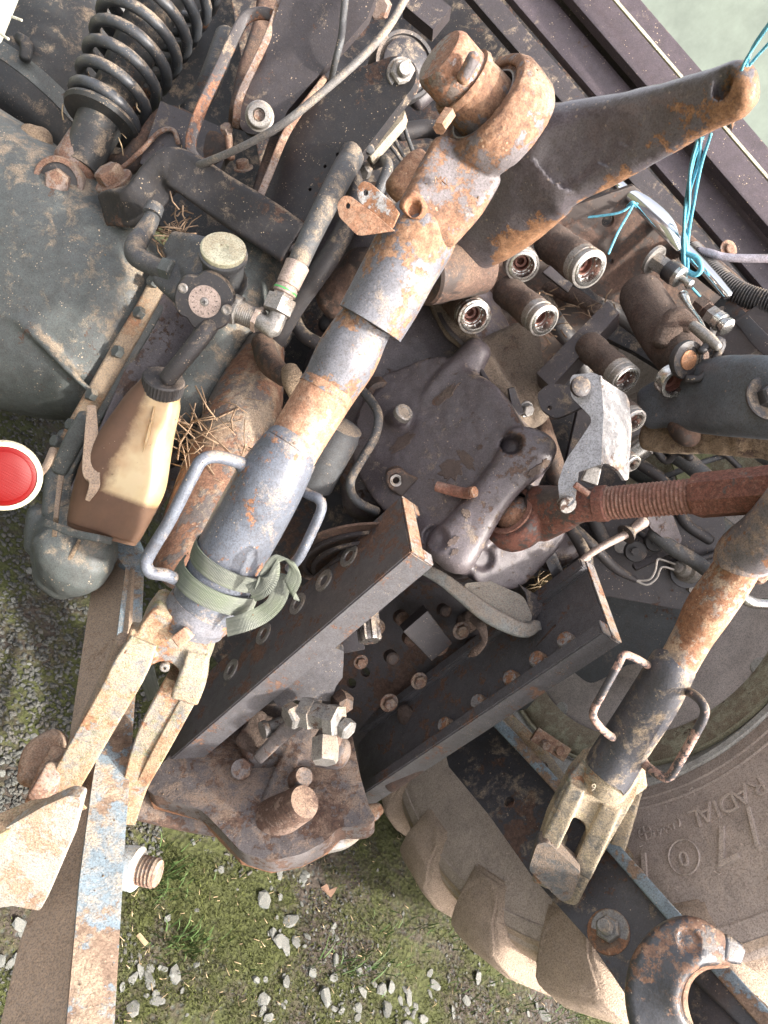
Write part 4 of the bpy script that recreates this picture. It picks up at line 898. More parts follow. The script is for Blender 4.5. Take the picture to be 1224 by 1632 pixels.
# bright upper edge of the bar
part('top_edge', m['linktop'], ll, sweep(MB(), [(792, 1150, 1.435, 9, 9), (860, 1222, 1.36, 9, 9), (960, 1332, 1.24, 10, 10), (1066, 1452, 1.115, 11, 11), (1180, 1580, 1.0, 13, 12), (1280, 1690, .93, 14, 12), (1420, 1840, .86, 14, 12)], e=5, n=16))
part('inner_plate', m['fork'], ll, sweep(MB(), [(796, 1140, 1.46, 16, 8), (850, 1196, 1.42, 17, 8), (900, 1262, 1.38, 17, 8), (990, 1370, 1.3, 20, 10), (1022, 1440, 1.27, 12, 8)], e=4, n=16))
mb = MB()
for (x, y, d) in ((868, 1221, 1.385), (880, 1238, 1.375)): mb.lathe(P(x, y, d), ax(.1, 0, 10), [(-.002, .007), (.002, .006), (.001, .003), (.001, 0)], 12)
part('link_holes', m['knob'], ll, mb)
bkt = strip('tab_bracket', m['boltrust'], ll, (852, 1170), (905, 1205), 12, 12, 1.34, 1.34, .010, .002)
bolt('tab_bolt', m['boltrust'], ll, P(868, 1186, 1.335), ax(.2, .2, 20), .009, .008); part('tab_dimple', m['boltrust'], ll, MB().lathe(P(893, 1197, 1.338), ax(.1, 0, 10), [(-.001, .010), (.002, .008), (.0015, .004), (.0015, 0)], 16))
c = P(812, 1278, 1.375); part('hole_bush', m['boltrust'], ll, MB().lathe(c, plk.n, [(-.01, .010), (.001, .0165), (.003, .016), (.003, .010), (-.01, .009), (-.01, 0)], 24))
c = P(838, 1308, 1.345); part('rusty_rivet', m['rusty'], ll, MB().lathe(c, plk.n, [(-.003, .020), (.003, .018), (.007, .010), (.008, 0)], 20))
bolt('pivot_bolt', m['boltbare'], ll, plk.at(972, 1483), (plk.n-UP*.12).normalized(), .019, .014, washer=.030, stub=.016, stub_r=.011)
part('washer_rust', m['rusty'], ll, MB().lathe(plk.at(970, 1485)-plk.n*.001, plk.n, [(0, .033), (.003, .033), (.004, .031), (.004, 0)], 30))
mb = MB(); sweep(mb, [(1150, 1512, .985, 20, 26), (1100, 1500, .985, 36, 30), (1058, 1530, .985, 40, 30), (1040, 1585, .98, 42, 30), (1060, 1650, .97, 46, 30), (1130, 1730, .95, 50, 30), (1230, 1770, .93, 44, 30)], e=4, n=26)
cast('hook', m['hook'], ll, mb, .0035, 4, rough=.0008, dents=[(P(1104, 1508, .955), fwd, .013, .004)])
part('hook_tip', m['hook'], ll, sweep(MB(), [(1146, 1508, .985, 20, 27), (1164, 1514, .985, 17, 24), (1170, 1517, .985, 14, 20)], e=4, n=16))
part('hook_mouth', m['armeye'], ll, sweep(MB(), [(1152, 1536, .985, 6, 24), (1120, 1538, .985, 8, 26), (1094, 1560, .985, 9, 26), (1086, 1600, .98, 10, 26), (1104, 1660, .97, 10, 26)], e=3, n=16))
part('latch_bar', m['linkdark'], ll, sweep(MB(), [(1110, 1545, 1.05, 16, 12), (1180, 1600, 1.0, 26, 14), (1270, 1690, .95, 30, 14)], e=3.5, n=14))
# ================================================================== right lift rod
def handle(par, mat, pts, r, name='handle'): return part(name, mat, par, sweep(MB(), [(x, y, d, r) for x, y, d in pts], n=16, sub=7))
rr_ = thing('lift_rod', 'thinner lift rod by the tyre with dark sleeve and tan rust', 'lift rod', (900, 1400, 1.24))
def rod(par, mat, name, a, b, r0, r1, prof=None, seg=40, sharp=40, hollow=True):
    p0, p1 = P(*a), P(*b); R0, R1 = r0*a[2]/F, r1*b[2]/F; L = (p1-p0).length
    pr = prof or [(0, R0*.88), (0, R0*.97), (.002, R0), (L-.002, R1), (L, R1*.97), (L, R1*.88)]
    return part(name, mat, par, MB().lathe(p0, p1-p0, pr, seg), sharp=sharp)
mb = MB(); sweep(mb, [(1440, 560, .76, 46), (1300, 760, .86, 48), (1235, 845, .92, 48), (1190, 880, .965, 44), (1182, 898, .975, 43)], n=30, cap='flat')
part('upper_sleeve', metal('speckled_upper_sleeve', (.15, .14, .15), .25, .62, .5, ORANGE, dustcol=(.46, .33, .24), pit=.5, speck=.8), rr_, mb)
part('shaft', metal('tan_rust_shaft', (.42, .30, .20), .42, .45, .5, ORANGE, paint2=(.10, .10, .11), dustcol=(.60, .44, .28), scale=.9, pit=.5), rr_, sweep(MB(), [(1186, 880, .985, 33), (1168, 915, 1.0, 35), (1130, 970, 1.02, 36), (1104, 1015, 1.04, 31), (1076, 1065, 1.05, 30)], n=32, cap='flat'))
part('sleeve', metal('black_sleeve_tan_dust', (.055, .058, .07), .06, .50, .42, BROWN, dustcol=(.52, .40, .26), pit=.4, coat=.2, scale=.8), rr_, sweep(MB(), [(1074, 1058, 1.055, 36), (1068, 1068, 1.056, 37), (1040, 1118, 1.08, 39), (1000, 1180, 1.11, 38.5), (970, 1228, 1.13, 40), (962, 1238, 1.13, 39)], n=36, cap='flat'))
rm_ = metal('patchy_handle_paint', (.05, .05, .058), .45, .35, .45, ((.2, .1, .08), (.42, .27, .22), (.52, .36, .28)), scale=1.4)
handle(rr_, rm_, [(1032, 1060, 1.05), (1010, 1048, 1.03), (994, 1044, 1.02), (985, 1060, 1.02), (960, 1105, 1.03), (946, 1132, 1.045), (948, 1148, 1.05), (966, 1168, 1.07), (978, 1176, 1.09)], 6.5)
handle(rr_, rm_, [(1084, 1098, 1.06), (1104, 1106, 1.03), (1120, 1122, 1.01), (1122, 1142, 1.01), (1102, 1180, 1.03), (1078, 1222, 1.05), (1066, 1238, 1.06), (1052, 1236, 1.07), (1032, 1222, 1.09), (1024, 1212, 1.10)], 7.5)
fk = metal('mossy_fork', (.16, .155, .14), .30, .86, .6, ORANGE, dustcol=(.56, .45, .30), moss=.3, pit=.7, scale=.9)
mb = MB()
plF = Plane((940, 1300, 1.155), n=ax(-.35, .5, 17))
def DF(x, y): return (plF.at(x, y)-EYE).dot(fwd)
add_bm(mb, plate_bm([(908, 1236, 4), (934, 1206, 6), (985, 1222, 4), (1024, 1244, 8), (1010, 1278, 4), (988, 1316), (942, 1396), (912, 1384), (936, 1338), (932, 1312, 5), (914, 1302, 5), (890, 1354), (860, 1342), (874, 1302)], plF, .028, .004))
sweep(mb, [(921, 1250, DF(921, 1250), 13, 12), (898, 1300, DF(900, 1300), 14, 13), (874, 1350, DF(876, 1350), 14, 13)], e=7, cap='flat')
sweep(mb, [(975, 1285, DF(975, 1285), 15, 13), (952, 1335, DF(950, 1335), 16, 13), (928, 1388, DF(926, 1388), 16, 13)], e=7, cap='flat')
sweep(mb, [(1010, 1262, 1.18, 12, 26), (992, 1322, 1.22, 13, 24), (976, 1374, 1.27, 12, 20)], e=5, cap='flat')
sweep(mb, [(985, 1225, 1.15, 40, 24), (1004, 1250, 1.17, 22, 24)], e=4, cap='flat')
sweep(mb, [(886, 1340, 1.2, 16, 26), (868, 1392, 1.22, 16, 26)], e=4); sweep(mb, [(932, 1384, 1.2, 13, 26), (912, 1424, 1.22, 14, 26)], e=4)
sweep(mb, [(978, 1214, 1.135, 43, 40), (966, 1236, 1.145, 42, 38), (955, 1256, 1.155, 38, 30)], n=28, cap='flat')
cast('fork', fk, rr_, mb, .0026, 1, rough=.0008)
plate('fork_foot', metal('scuffed_black_foot', (.10, .105, .11), .2, .66, .5, BROWN, dustcol=(.34, .25, .18)), rr_, [(856, 1345, 5), (872, 1342, 6), (926, 1390, 6), (910, 1434, 8), (896, 1438, 8), (842, 1386, 8)], Plane((885, 1390, 1.165), n=ax(-.3, .3, 20)), .03, .004)
for ch, x, y, s in (('9', 940, 1259, .016), ('4', 962, 1261, .016), ('1', 970, 1262, .016)):
    cu = bpy.data.curves.new('f', 'FONT'); cu.body = ch; cu.size = s; cu.extrude = .0015
    o = bpy.data.objects.new('f', cu); COL.objects.link(o); me = bpy.data.meshes.new_from_object(o.evaluated_get(bpy.context.evaluated_depsgraph_get())); bpy.data.objects.remove(o)
    c = P(x, y, 1.112); u_ = (RT*.95-UP*.25).normalized(); v_ = (UP*.95+RT*.25).normalized()
    mb = MB(); mb.add([c+u_*v.co.x+v_*v.co.y-fwd*v.co.z for v in me.vertices], [tuple(p.vertices) for p in me.polygons]); part('cast_numeral', fk, rr_, mb)
# ================================================================== left lower link
l2 = thing('lower_link', 'dusty beam with flaking blue-grey top edge at the bottom left of the machine', 'lower link', (180, 900, 1.42))
def plank(name, mat, par, pts, thick_dir=None, e=6, n=20, ref=None):
    return part(name, mat, par, sweep(MB(), pts, e=e, n=n, ref=ref, cap='flat'), sharp=40)
# side face looks towards the camera's left, top face towards the right
plate('link_side', m['link'], l2, [(150, 905), (184, 890), (212, 905), (205, 1000), (150, 1240), (128, 1400), (105, 1640), (80, 1880), (-60, 1880), (30, 1500), (60, 1420), (95, 1270), (125, 1070)], Plane((150, 1000, 1.36), q=(60, 1632, .90), r=(190, 1000, 1.335)), .02, .004)
plate('link_top', m['linktop'], l2, [(172, 870, 8), (190, 845, 10), (218, 850, 10), (231, 880), (226, 1000), (214, 1130), (209, 1212), (200, 1330), (192, 1470), (182, 1640), (170, 1890), (80, 1890), (105, 1640), (127, 1400), (148, 1240), (178, 1080), (193, 960), (200, 905), (185, 885)], Plane((205, 1000, 1.335), q=(140, 1632, .885), r=(225, 1000, 1.345)), .02, .004)
plank('stay_bar', m['link'], l2, [(150, 1250, 1.24, 8, 8), (200, 1100, 1.33, 8, 8)], e=3)
pinax = ax(1, .12, 80)
c = P(194, 1380, 1.06)
nut = metal('pale_blue_nut', (.50, .58, .62), .08, .4, .4, ORANGE, dustcol=(.62, .55, .42))
part('pin_nut', nut, l2, MB().lathe(c, pinax, [(-.005, .027), (.012, .030), (.024, .030), (.029, .024), (.029, .018)], 24), sharp=30)
part('pin_thread', m['boltrust'], l2, MB().lathe(c+pinax*.026, pinax, thread_profile(.03, .0205, .0055, .0022)+[(.0305, .015), (.0305, 0)], 26), sharp=60)
# pale claw in front of the beam
cl = thing('catch_claw', 'pale dusted wedge shaped steel claw at the left photo edge', 'hitch claw', (60, 1380, .92))
plate('claw_face', m['claw'], cl, [(-60, 1345), (0, 1325), (70, 1285), (108, 1268, 8), (130, 1272, 8), (112, 1340), (64, 1452, 6), (20, 1444), (-60, 1455)], Plane((60, 1360, .93), n=ax(-.1, .5, 22)), .018, .004)
plate('claw_top', m['fork'], cl, [(-60, 1318), (0, 1296), (50, 1275), (110, 1266, 6), (128, 1272, 6), (70, 1290), (0, 1330), (-60, 1350)], Plane((60, 1285, .935), n=ax(-.1, -.8, 45)), .03, .003)
# ================================================================== left lift rod
lr = thing('lift_rod', 'long adjustable lift rod wrapped with webbing, its fork straddling the dusty beam', 'lift rod', (150, 1250, 1.14))
c = P(790, 190, .915); ea = ax(-.86, -.5, 56)
mb = MB(); R = .0665
prof = [(-.030, R*.80), (-.030, R*1.0), (-.018, R*1.10), (.018, R*1.10), (.030, R*1.0), (.030, R*.80)]
mb2 = MB().lathe(c, ea, prof+[prof[0]], 48); mb2.f = [f for f in mb2.f if len(f) == 4]
mb.v = mb2.v; mb.f = mb2.f
sweep(mb, [(742, 262, .925, 62, 28), (720, 300, .93, 62, 34), (700, 330, .935, 58, 40), (684, 352, .94, 55, 45)], e=3.4, n=28)
cast('eye_end', m['armeye'], lr, mb, .0026, 1, rough=.001)
part('eye_liner', m['armrust'], lr, MB().lathe(c, ea, [(-.028, .046), (-.028, .056), (.026, .056), (.026, .046), (-.028, .046)], 40, open_=True), sharp=40)
part('eye_lip', m['rusty'], lr, MB().lathe(c+ea*.02, ea, [(0, .047), (.0, .056), (.006, .055), (.006, .048)], 40, open_=True), sharp=40)
part('ball', m['armeye'], lr, MB().lathe(c, ea, [(-.02, .036), (0, .040), (.022, .041), (.04, .040), (.06, .038), (.066, .035), (.066, 0)], 36), sharp=40)
for i, ch in enumerate('MKI'):
    cu = bpy.data.curves.new('f', 'FONT'); cu.body = ch; cu.size = .012; cu.extrude = .0012
    o = bpy.data.objects.new('f', cu); COL.objects.link(o); me = bpy.data.meshes.new_from_object(o.evaluated_get(bpy.context.evaluated_depsgraph_get())); bpy.data.objects.remove(o)
    q = P(692+i*9, 292+i*1.5, .888); mb = MB(); mb.add([q+RT*v.co.x+UP*v.co.y-fwd*v.co.z for v in me.vertices], [tuple(p.vertices) for p in me.polygons]); part('stamped_letter', m['armeye'], lr, mb)
# pin through the eye
pn = thing('lift_pin', 'smooth round headed pin with two cross stubs stuck through the rusty eye', 'pin', P(735, 160, .86))
c2 = c + ea*.062
part('head', m['pin'], pn, MB().lathe(c2, ea, [(0, .036), (.004, .0365), (.034, .0365), (.038, .035), (.042, .0315), (.0425, 0)], 40), sharp=30)
part('collar', m['armeye'], pn, MB().lathe(c2-ea*.006, ea, [(0, .034), (0, .041), (.004, .0425), (.009, .041), (.009, .034)], 40), sharp=40)
part('cross_pin', m['armeye'], pn, sweep(MB(), [(738, 125, .835, 11), (749, 104, .825, 11), (755, 92, .82, 11)], n=18, cap='round'))
part('cross_pin', m['armeye'], pn, sweep(MB(), [(715, 182, .83, 12), (706, 195, .82, 12), (700, 205, .815, 11)], n=6, cap='flat'))
# sleeves and shaft
mb = MB(); sweep(mb, [(694, 335, .945, 46, 44), (676, 362, .947, 58, 55), (662, 385, .95, 61, 60), (640, 425, .955, 59, 58), (614, 474, .962, 58, 58), (590, 516, .968, 56, 57)], n=44, cap='flat')
part('upper_sleeve', m['rodrust'], lr, mb)
mb = MB(); sweep(mb, [(672, 338, .90, 13, 9), (660, 328, .893, 19, 10), (650, 318, .885, 18, 8)], e=3); cast('weld_window', m['rusty'], lr, mb, .002, 2, rough=.001, dents=[(P(660, 326, .88), fwd, .008, .016)])
plB = Plane((590, 335, .90), n=ax(-.4, .4, 25))
plate('tab_plate', metal('pale_tab', (.38, .38, .38), .45, .35, .4, ORANGE, dustcol=(.55, .42, .3)), lr, [(568, 300, 6), (577, 288, 8), (588, 290, 6), (625, 322, 6), (636, 340), (626, 362), (612, 368), (570, 318, 6)], plB, .006, .0015, holes=[(582, 307, 4.5)])
plate('tab_plate', m['rodnaked'], lr, [(537, 325, 6), (546, 312, 7), (557, 312, 6), (602, 345), (628, 368), (600, 372), (570, 376, 6), (540, 345, 6)], Plane((570, 345, .905), n=ax(-.4, .4, 25)), .006, .0015, holes=[(554, 328, 4.5)])
part('shaft_upper', m['rodrust'], lr, sweep(MB(), [(592, 505, .975, 41), (574, 530, .985, 46), (552, 570, .99, 50), (528, 612, 1.0, 46), (516, 630, 1.0, 46)], n=40, cap='flat'))
part('shaft', m['rodnaked'], lr, sweep(MB(), [(548, 578, .995, 44), (520, 625, 1.0, 45), (480, 690, 1.01, 44), (455, 735, 1.015, 43)], n=40, cap='flat'))
part('lower_sleeve', m['rodpaint'], lr, sweep(MB(), [(463, 716, 1.005, 47), (459, 722, 1.005, 49), (430, 770, 1.01, 56), (400, 825, 1.03, 57), (370, 880, 1.04, 56), (345, 930, 1.05, 55), (322, 972, 1.06, 54)], n=44, cap='flat'))
part('sleeve_foot', m['rodrust'], lr, sweep(MB(), [(325, 965, 1.058, 55), (312, 985, 1.062, 55), (306, 1000, 1.065, 50)], n=40, cap='flat'))
handle(lr, m['rodpaint'], [(395, 742, 1.0), (375, 735, .97), (345, 728, .95), (322, 734, .94), (306, 760, .94), (270, 830, .955), (240, 880, .97), (233, 898, .975), (240, 912, .98), (262, 916, .99), (282, 924, 1.02)], 10.5)
part('weld_collar', m['rodpaint'], lr, sweep(MB(), [(386, 742, .985, 13), (396, 744, .995, 13)], n=16))
handle(lr, m['rodpaint'], [(476, 778, 1.03), (492, 788, 1.02), (508, 796, 1.01), (512, 812, 1.01), (496, 850, 1.02), (478, 886, 1.03), (462, 905, 1.05)], 8.5)
mb = MB(); sweep(mb, [(303, 985, 1.07, 46, 40), (290, 1012, 1.07, 54, 38), (278, 1034, 1.075, 58, 34)], e=3.4, n=28, cap='flat')
add_bm(mb, plate_bm([(222, 1000, 8), (245, 968, 14), (300, 1000), (338, 1010, 12), (334, 1055, 16), (318, 1090, 4), (300, 1100), (288, 1068, 8), (262, 1052, 14), (238, 1062, 8), (226, 1090), (198, 1062)], Plane((280, 1040, 1.04), n=ax(.1, .5, 25)), .06, .004))
sweep(mb, [(232, 1000, 1.05, 22, 26), (222, 1040, 1.05, 25, 26)], e=7, cap='flat')
sweep(mb, [(318, 1030, 1.06, 17, 28), (308, 1075, 1.07, 22, 28), (298, 1104, 1.08, 22, 26)], e=7, cap='flat')
part('fork_prong', m['fork'], lr, sweep(MB(), [(234, 1012, 1.045, 21, 25), (214, 1052, 1.052, 27, 25), (190, 1098, 1.065, 26, 24), (144, 1178, 1.09, 25, 22), (98, 1258, 1.115, 24, 20)], e=9, cap='flat', n=16), wn=True)
part('fork_prong', m['fork'], lr, sweep(MB(), [(294, 1076, 1.095, 24, 26), (264, 1138, 1.115, 28, 24), (234, 1200, 1.14, 23, 22), (214, 1258, 1.15, 18, 18), (204, 1308, 1.15, 12, 14)], e=9, cap='flat', n=16), wn=True)
part('prong_rib', m['fork'], lr, sweep(MB(), [(306, 1104, 1.09, 12, 16), (270, 1170, 1.115, 12, 18), (232, 1240, 1.145, 10, 16)], e=6, cap='flat'), wn=True)
cast('fork', m['fork'], lr, mb, .0028, 1, rough=.0008)
mb = MB(); sweep(mb, [(196, 1020, 1.11, 12, 16), (170, 1090, 1.14, 14, 18), (130, 1170, 1.17, 13, 18), (104, 1218, 1.19, 12, 16)], e=3)
cast('fork_rear_flange', m['link'], lr, mb, .0035, 2, rough=.001)
part('grease_nipple', m['boltbare'], lr, MB().lathe(P(263, 1062, 1.05), ax(.1, .3, 20), [(-.02, .007), (.004, .007), (.006, .005), (.006, .0025), (.0, .002), (0, 0)], 16))
part('lock_tab', m['rodnaked'], lr, sweep(MB(), [(282, 1022, 1.015, 11, 5), (300, 1008, 1.01, 11, 5)], e=4, n=12))
mb = MB(); sweep(mb, [(92, 1180, 1.17, 20, 18), (66, 1205, 1.15, 28, 20), (45, 1240, 1.13, 18, 16)], e=2.6); sweep(mb, [(92, 1200, 1.12, 14, 14), (64, 1255, 1.10, 18, 16), (52, 1275, 1.10, 12, 12)], e=3.2)
cast('pivot_end', metal('crumbly_rust_pivot', (.25, .17, .13), .6, .6, .8, ORANGE, dustcol=(.42, .31, .22), pit=2), lr, mb, .0032, 1, rough=.005)
part('pivot_head', m['boltrust'], lr, sweep(MB(), [(86, 1222, 1.09, 14, 10), (70, 1262, 1.085, 20, 12), (62, 1272, 1.085, 18, 12)], e=3.5, n=14))
# ---- webbing strap
WEB = webbing_mat()
st = thing('webbing_strap', 'frayed grey-green webbing strap wrapped round the blue-grey rod sleeve', 'strap', (360, 930, 1.0))
ctr = P(352, 922, 1.048); AX_ = (P(459, 722, 1.005)-P(322, 972, 1.06)).normalized()
TV = (EYE-ctr).normalized(); SD = AX_.cross(TV).normalized(); TV = SD.cross(AX_).normalized()
if SD.dot(RT) < 0: SD = -SD
def ribbon(par, pts, name='band'):     # pts: centre, width vector ; flat woven band with thickness
    mb = MB(); nrm = []
    for i, (p, wv) in enumerate(pts):
        T = (pts[min(i+1, len(pts)-1)][0]-pts[max(i-1, 0)][0]).normalized(); nrm.append(T.cross(wv).normalized())
    for i, (p, wv) in enumerate(pts):
        nn = nrm[i]*.0012; mb.v += [p-wv-nn, p-wv*.3-nn*1.6, p+wv*.3-nn*1.6, p+wv-nn, p+wv+nn, p+wv*.3+nn*1.6, p-wv*.3+nn*1.6, p-wv+nn]
    for i in range(len(pts)-1):
        for k in range(8): a = i*8+k; b = i*8+(k+1) % 8; mb.f.append((a, b, b+8, a+8))
    mb.f += [tuple(range(8))[::-1], tuple((len(pts)-1)*8+k for k in range(8))]
    ob = part(name, WEB, par, mb, sharp=70)
    me = ob.data; uvl = me.uv_layers.new(name='UVMap'); acc = [0]
    for i in range(1, len(pts)): acc.append(acc[-1]+(pts[i][0]-pts[i-1][0]).length*25)
    ux = [0, .2, .8, 1, 1, .8, .2, 0]
    for lp in me.loops: i = lp.vertex_index; uvl.data[lp.index].uv = (acc[i//8], ux[i % 8])
    return ob
def wrap(r, t0, t1, h0, h1, tilt, wd, n=34, tw=0.0):
    o = []
    for i in range(n+1):
        k = i/n; t = math.radians(t0+(t1-t0)*k)
        h = h0+(h1-h0)*k + tilt*math.cos(t)
        o.append((ctr + AX_*h + (SD*math.cos(t)+TV*math.sin(t))*r, (AX_*math.cos(tw)+ (SD*math.cos(t)+TV*math.sin(t))*math.sin(tw))*wd))
    return o
ribbon(st, wrap(.054, 200, -40, .032, .018, .004, .0125, tw=.12))
ribbon(st, wrap(.060, 185, 15, -.002, -.012, .006, .0135, tw=-.1))
ribbon(st, wrap(.056, 210, 340, .030, .0, .004, .0155))
def tail(pts, wd): 
    q = crom(pts, 8); return [(P(a, b, c), (RT*math.cos(math.radians(g))+UP*math.sin(math.radians(g)))*wd) for a, b, c, g in q]
ribbon(st, tail([(408, 940, .985, 60), (428, 905, .97, 30), (452, 890, .97, -20), (470, 912, .975, -50), (462, 938, .98, -62), (470, 945, .985, -62)], .0125))
ribbon(st, tail([(452, 915, .99, -10), (442, 955, 1.0, -10), (420, 978, 1.005, -50), (390, 992, 1.0, -80), (362, 1000, 1.01, -85)], .0125), 'green_tail')
ribbon(st, tail([(400, 945, .985, -60), (420, 935, .975, -70), (436, 905, .965, 60)], .013))
ribbon(st, tail([(232, 1062, 1.16, 10), (238, 1085, 1.155, 15), (246, 1112, 1.16, 30)], .012), 'loose_end')
# ================================================================== left lift arm
la = thing('lift_arm', 'heavy forged lift arm tapering to a bright tip at the top right', 'lift arm', (700, 420, 1.15))
mb = MB()
sweep(mb, [(560, 430, 1.42, 90, 70), (660, 405, 1.27, 76, 60), (745, 360, 1.16, 74, 54), (800, 322, 1.09, 82, 48), (862, 264, 1.01, 86, 42), (910, 244, .98, 76, 38), (960, 228, .95, 68, 34), (1060, 190, .88, 53, 30), (1130, 161, .83, 45, 27), (1176, 143, .80, 44, 25), (1190, 138, .79, 36, 22)], e=3.0, n=36)
cast('forged_arm', metal('lift_arm_body', (.10, .09, .10), .20, .14, .34, ((.11, .05, .025), (.25, .125, .06), (.35, .20, .11)), scale=.6, coat=.3, speck=.2, pit=.3, rustdir=(tuple((-UP*.92+RT*.39).normalized()), .018, 3.2)), la, mb, .004, 6, rough=.0012, dents=[(P(1152, 140, .80), fwd+RT*.5-UP*.3, .0095, .026), (P(905, 238, .93), fwd, .030, .012, .9), (P(935, 226, .92), fwd, .027, .012, .9), (P(965, 216, .90), fwd, .022, .010, .9), (P(992, 206, .88), fwd, .016, .007, .9)])
part('shaft_bush', m['darkbrown'], la, MB().lathe(P(700, 430, 1.16), ax(-.8, .3, 60), [(-.08, .05), (.03, .05), (.034, .046), (.034, 0)], 36))
mb = MB(); sweep(mb, [(545, 470, 1.35, 44, 60), (610, 440, 1.3, 56, 60), (700, 440, 1.22, 44, 50)], n=28); cast('hub', m['darkbrown'], la, mb, .005, 4, rough=.003)
# ================================================================== pick-up hitch rails
def channel(par, top, bot, web, flange, th, mirror, lip=0.0, name='channel'):
    """C section whose web looks left or right, pushed along the line bottom to top"""
    a = (P(*top)-P(*bot)); L = a.length; A = a.normalized(); xd = (XR-A*XR.dot(A)).normalized(); yd = A.cross(xd)*(-1)
    if yd.dot(REAR) < 0: yd = -yd       # yd points to the rear (towards the viewer)
    s = -1 if mirror else 1; o = P(*bot)
    prof = [(0, 0), (flange, 0), (flange, -th), (th*1.0, -th*1.25), (th, -web+th), (flange*.8, -web+th), (flange*.8, -web), (0, -web)]
    bm = bmesh.new(); vb = [bm.verts.new(o+xd*(x*s)+yd*y) for x, y in prof]; f = bm.faces.new(vb)
    r = bmesh.ops.extrude_face_region(bm, geom=[f])
    for v in r['geom']:
        if isinstance(v, bmesh.types.BMVert): v.co += A*L
    bmesh.ops.recalc_face_normals(bm, faces=bm.faces[:])
    ed = [e for e in bm.edges if e.calc_face_angle(0) > .4]
    bmesh.ops.bevel(bm, geom=ed, offset=.0022, segments=2, affect='EDGES', clamp_overlap=True)
    finish(bm, name, m['rail'], par, wn=True); return o, A, xd*s, yd, L
hr = thing('hitch_rail', 'rust flecked steel channel rail with oval holes behind the lift rod', 'hitch rail', (262, 1215, 1.34), 'pick-up hitch guide rails')
o, A, xd, yd, L = channel(hr, (655, 880, 1.06), (258, 1222, 1.32), .135, .046, .024, False)
part('end_face', m['railtop'], hr, MB().box(o+A*(L+.0012)+xd*.013-yd*.0675, xd*.0122, yd*.066, A*.001), sharp=30)
part('end_lip', m['railtop'], hr, MB().box(o+A*(L+.0012)+xd*.0350-yd*.012, xd*.0088, yd*.011, A*.001), sharp=30)
part('end_lip', m['railtop'], hr, MB().box(o+A*(L+.0012)+xd*.0312-yd*.123, xd*.0050, yd*.011, A*.001), sharp=30)
for x, y in ((556, 886), (516, 925), (474, 962), (420, 1010), (368, 1067)):
    q = P(x, y, 1.1); k = ray(x, y); n_ = -xd; p_ = o - xd*.001; d_ = (p_-EYE).dot(n_)/k.dot(n_); c = EYE+k*d_
    part('plug_hole', m['zinc'], hr, MB().lathe(c+xd*.002, -xd, [(-.001, .0205), (.0035, .020), (.0040, .014), (.003, .0105), (-.001, .009), (-.002, 0)], 24), sharp=30)
h2 = thing('hitch_rail', 'greasy open channel rail with round studs nearest the tyre', 'hitch rail', (590, 1285, 1.42), 'pick-up hitch guide rails')
o, A, xd, yd, L = channel(h2, (990, 1026, 1.12), (586, 1290, 1.42), .165, .044, .022, True)
part('end_face', m['railtop'], h2, MB().box(o+A*(L+.0012)+xd*.011-yd*.082, xd*.0105, yd*.081, A*.001), sharp=30)
part('end_lip', m['railtop'], h2, MB().box(o+A*(L+.0012)+xd*.0350-yd*.012, xd*.0088, yd*.011, A*.001), sharp=30)
for x, y in ((907, 1024), (862, 1054), (820, 1084), (768, 1122), (715, 1158)):
    k = ray(x, y); p_ = o + xd*.022; d_ = (p_-EYE).dot(xd)/k.dot(xd); c = EYE+k*d_
    part('stud', m['railtop'], h2, MB().lathe(c-xd*.004, xd, [(0, .0145), (.016, .0140), (.020, .011), (.021, 0)], 18), sharp=30)
part('grease', m['darkmud'], h2, sweep(MB(), [(620, 1250, 1.37, 14, 8), (700, 1190, 1.33, 18, 10), (790, 1120, 1.28, 16, 8), (850, 1050, 1.24, 12, 8), (890, 1000, 1.22, 8, 6)], e=2.5, n=14), sharp=180)
hf = tpart('hitch_frame', 'dark greasy plate frame between the two hitch rails', 'hitch frame', (640, 1120, 1.45))
plate('side_plate', m['raildirt'], hf, [(500, 1010), (620, 905), (790, 880), (900, 955), (860, 1010), (600, 1240), (575, 1270), (560, 1230), (500, 1110)], Plane((640, 1050, 1.47), q=(850, 980, 1.40), r=(600, 1210, 1.50)), .015, .002, holes=[(582, 1071, 8), (560, 1089, 8)])
part('rib', m['dark'], hf, sweep(MB(), [(500, 1030, 1.42, 6, 18), (560, 1010, 1.42, 7, 18), (640, 930, 1.4, 7, 18)], e=5, n=12, sub=3))
strip('stop_block', m['dark'], hf, (662, 990), (705, 1040), 26, 22, 1.33, 1.36, .03, .003)
for x, y, r in ((624, 1048, 12), (653, 1018, 12), (708, 973, 11), (640, 985, 13)):
    part('frame_bolt', m['darkbrown'], hf, MB().lathe(P(x, y, 1.40), ax(.2, .1, 20), [(-.01, r*.0011), (.008, r*.0011), (.011, r*.0008), (.011, 0)], 16))
mb = MB()
for (x, y, s) in ((720, 1080, 30), (760, 1040, 26), (700, 1110, 26), (790, 1000, 20), (650, 1140, 16), (745, 990, 20)): mb.ball(P(x, y, 1.42), s/F*1.4, 12, (1, 1, .5), (RT, UP, -fwd))
cast('grease_cake', m['darkmud'], hf, mb, .005, 2, rough=.008)
part('hanging_dirt', m['darkmud'], hf, sweep(MB(), [(755, 985, 1.24, 9, 5), (768, 1000, 1.22, 8, 5), (772, 1022, 1.22, 5, 4), (758, 1038, 1.23, 7, 4), (748, 1045, 1.24, 3, 3)], n=10))
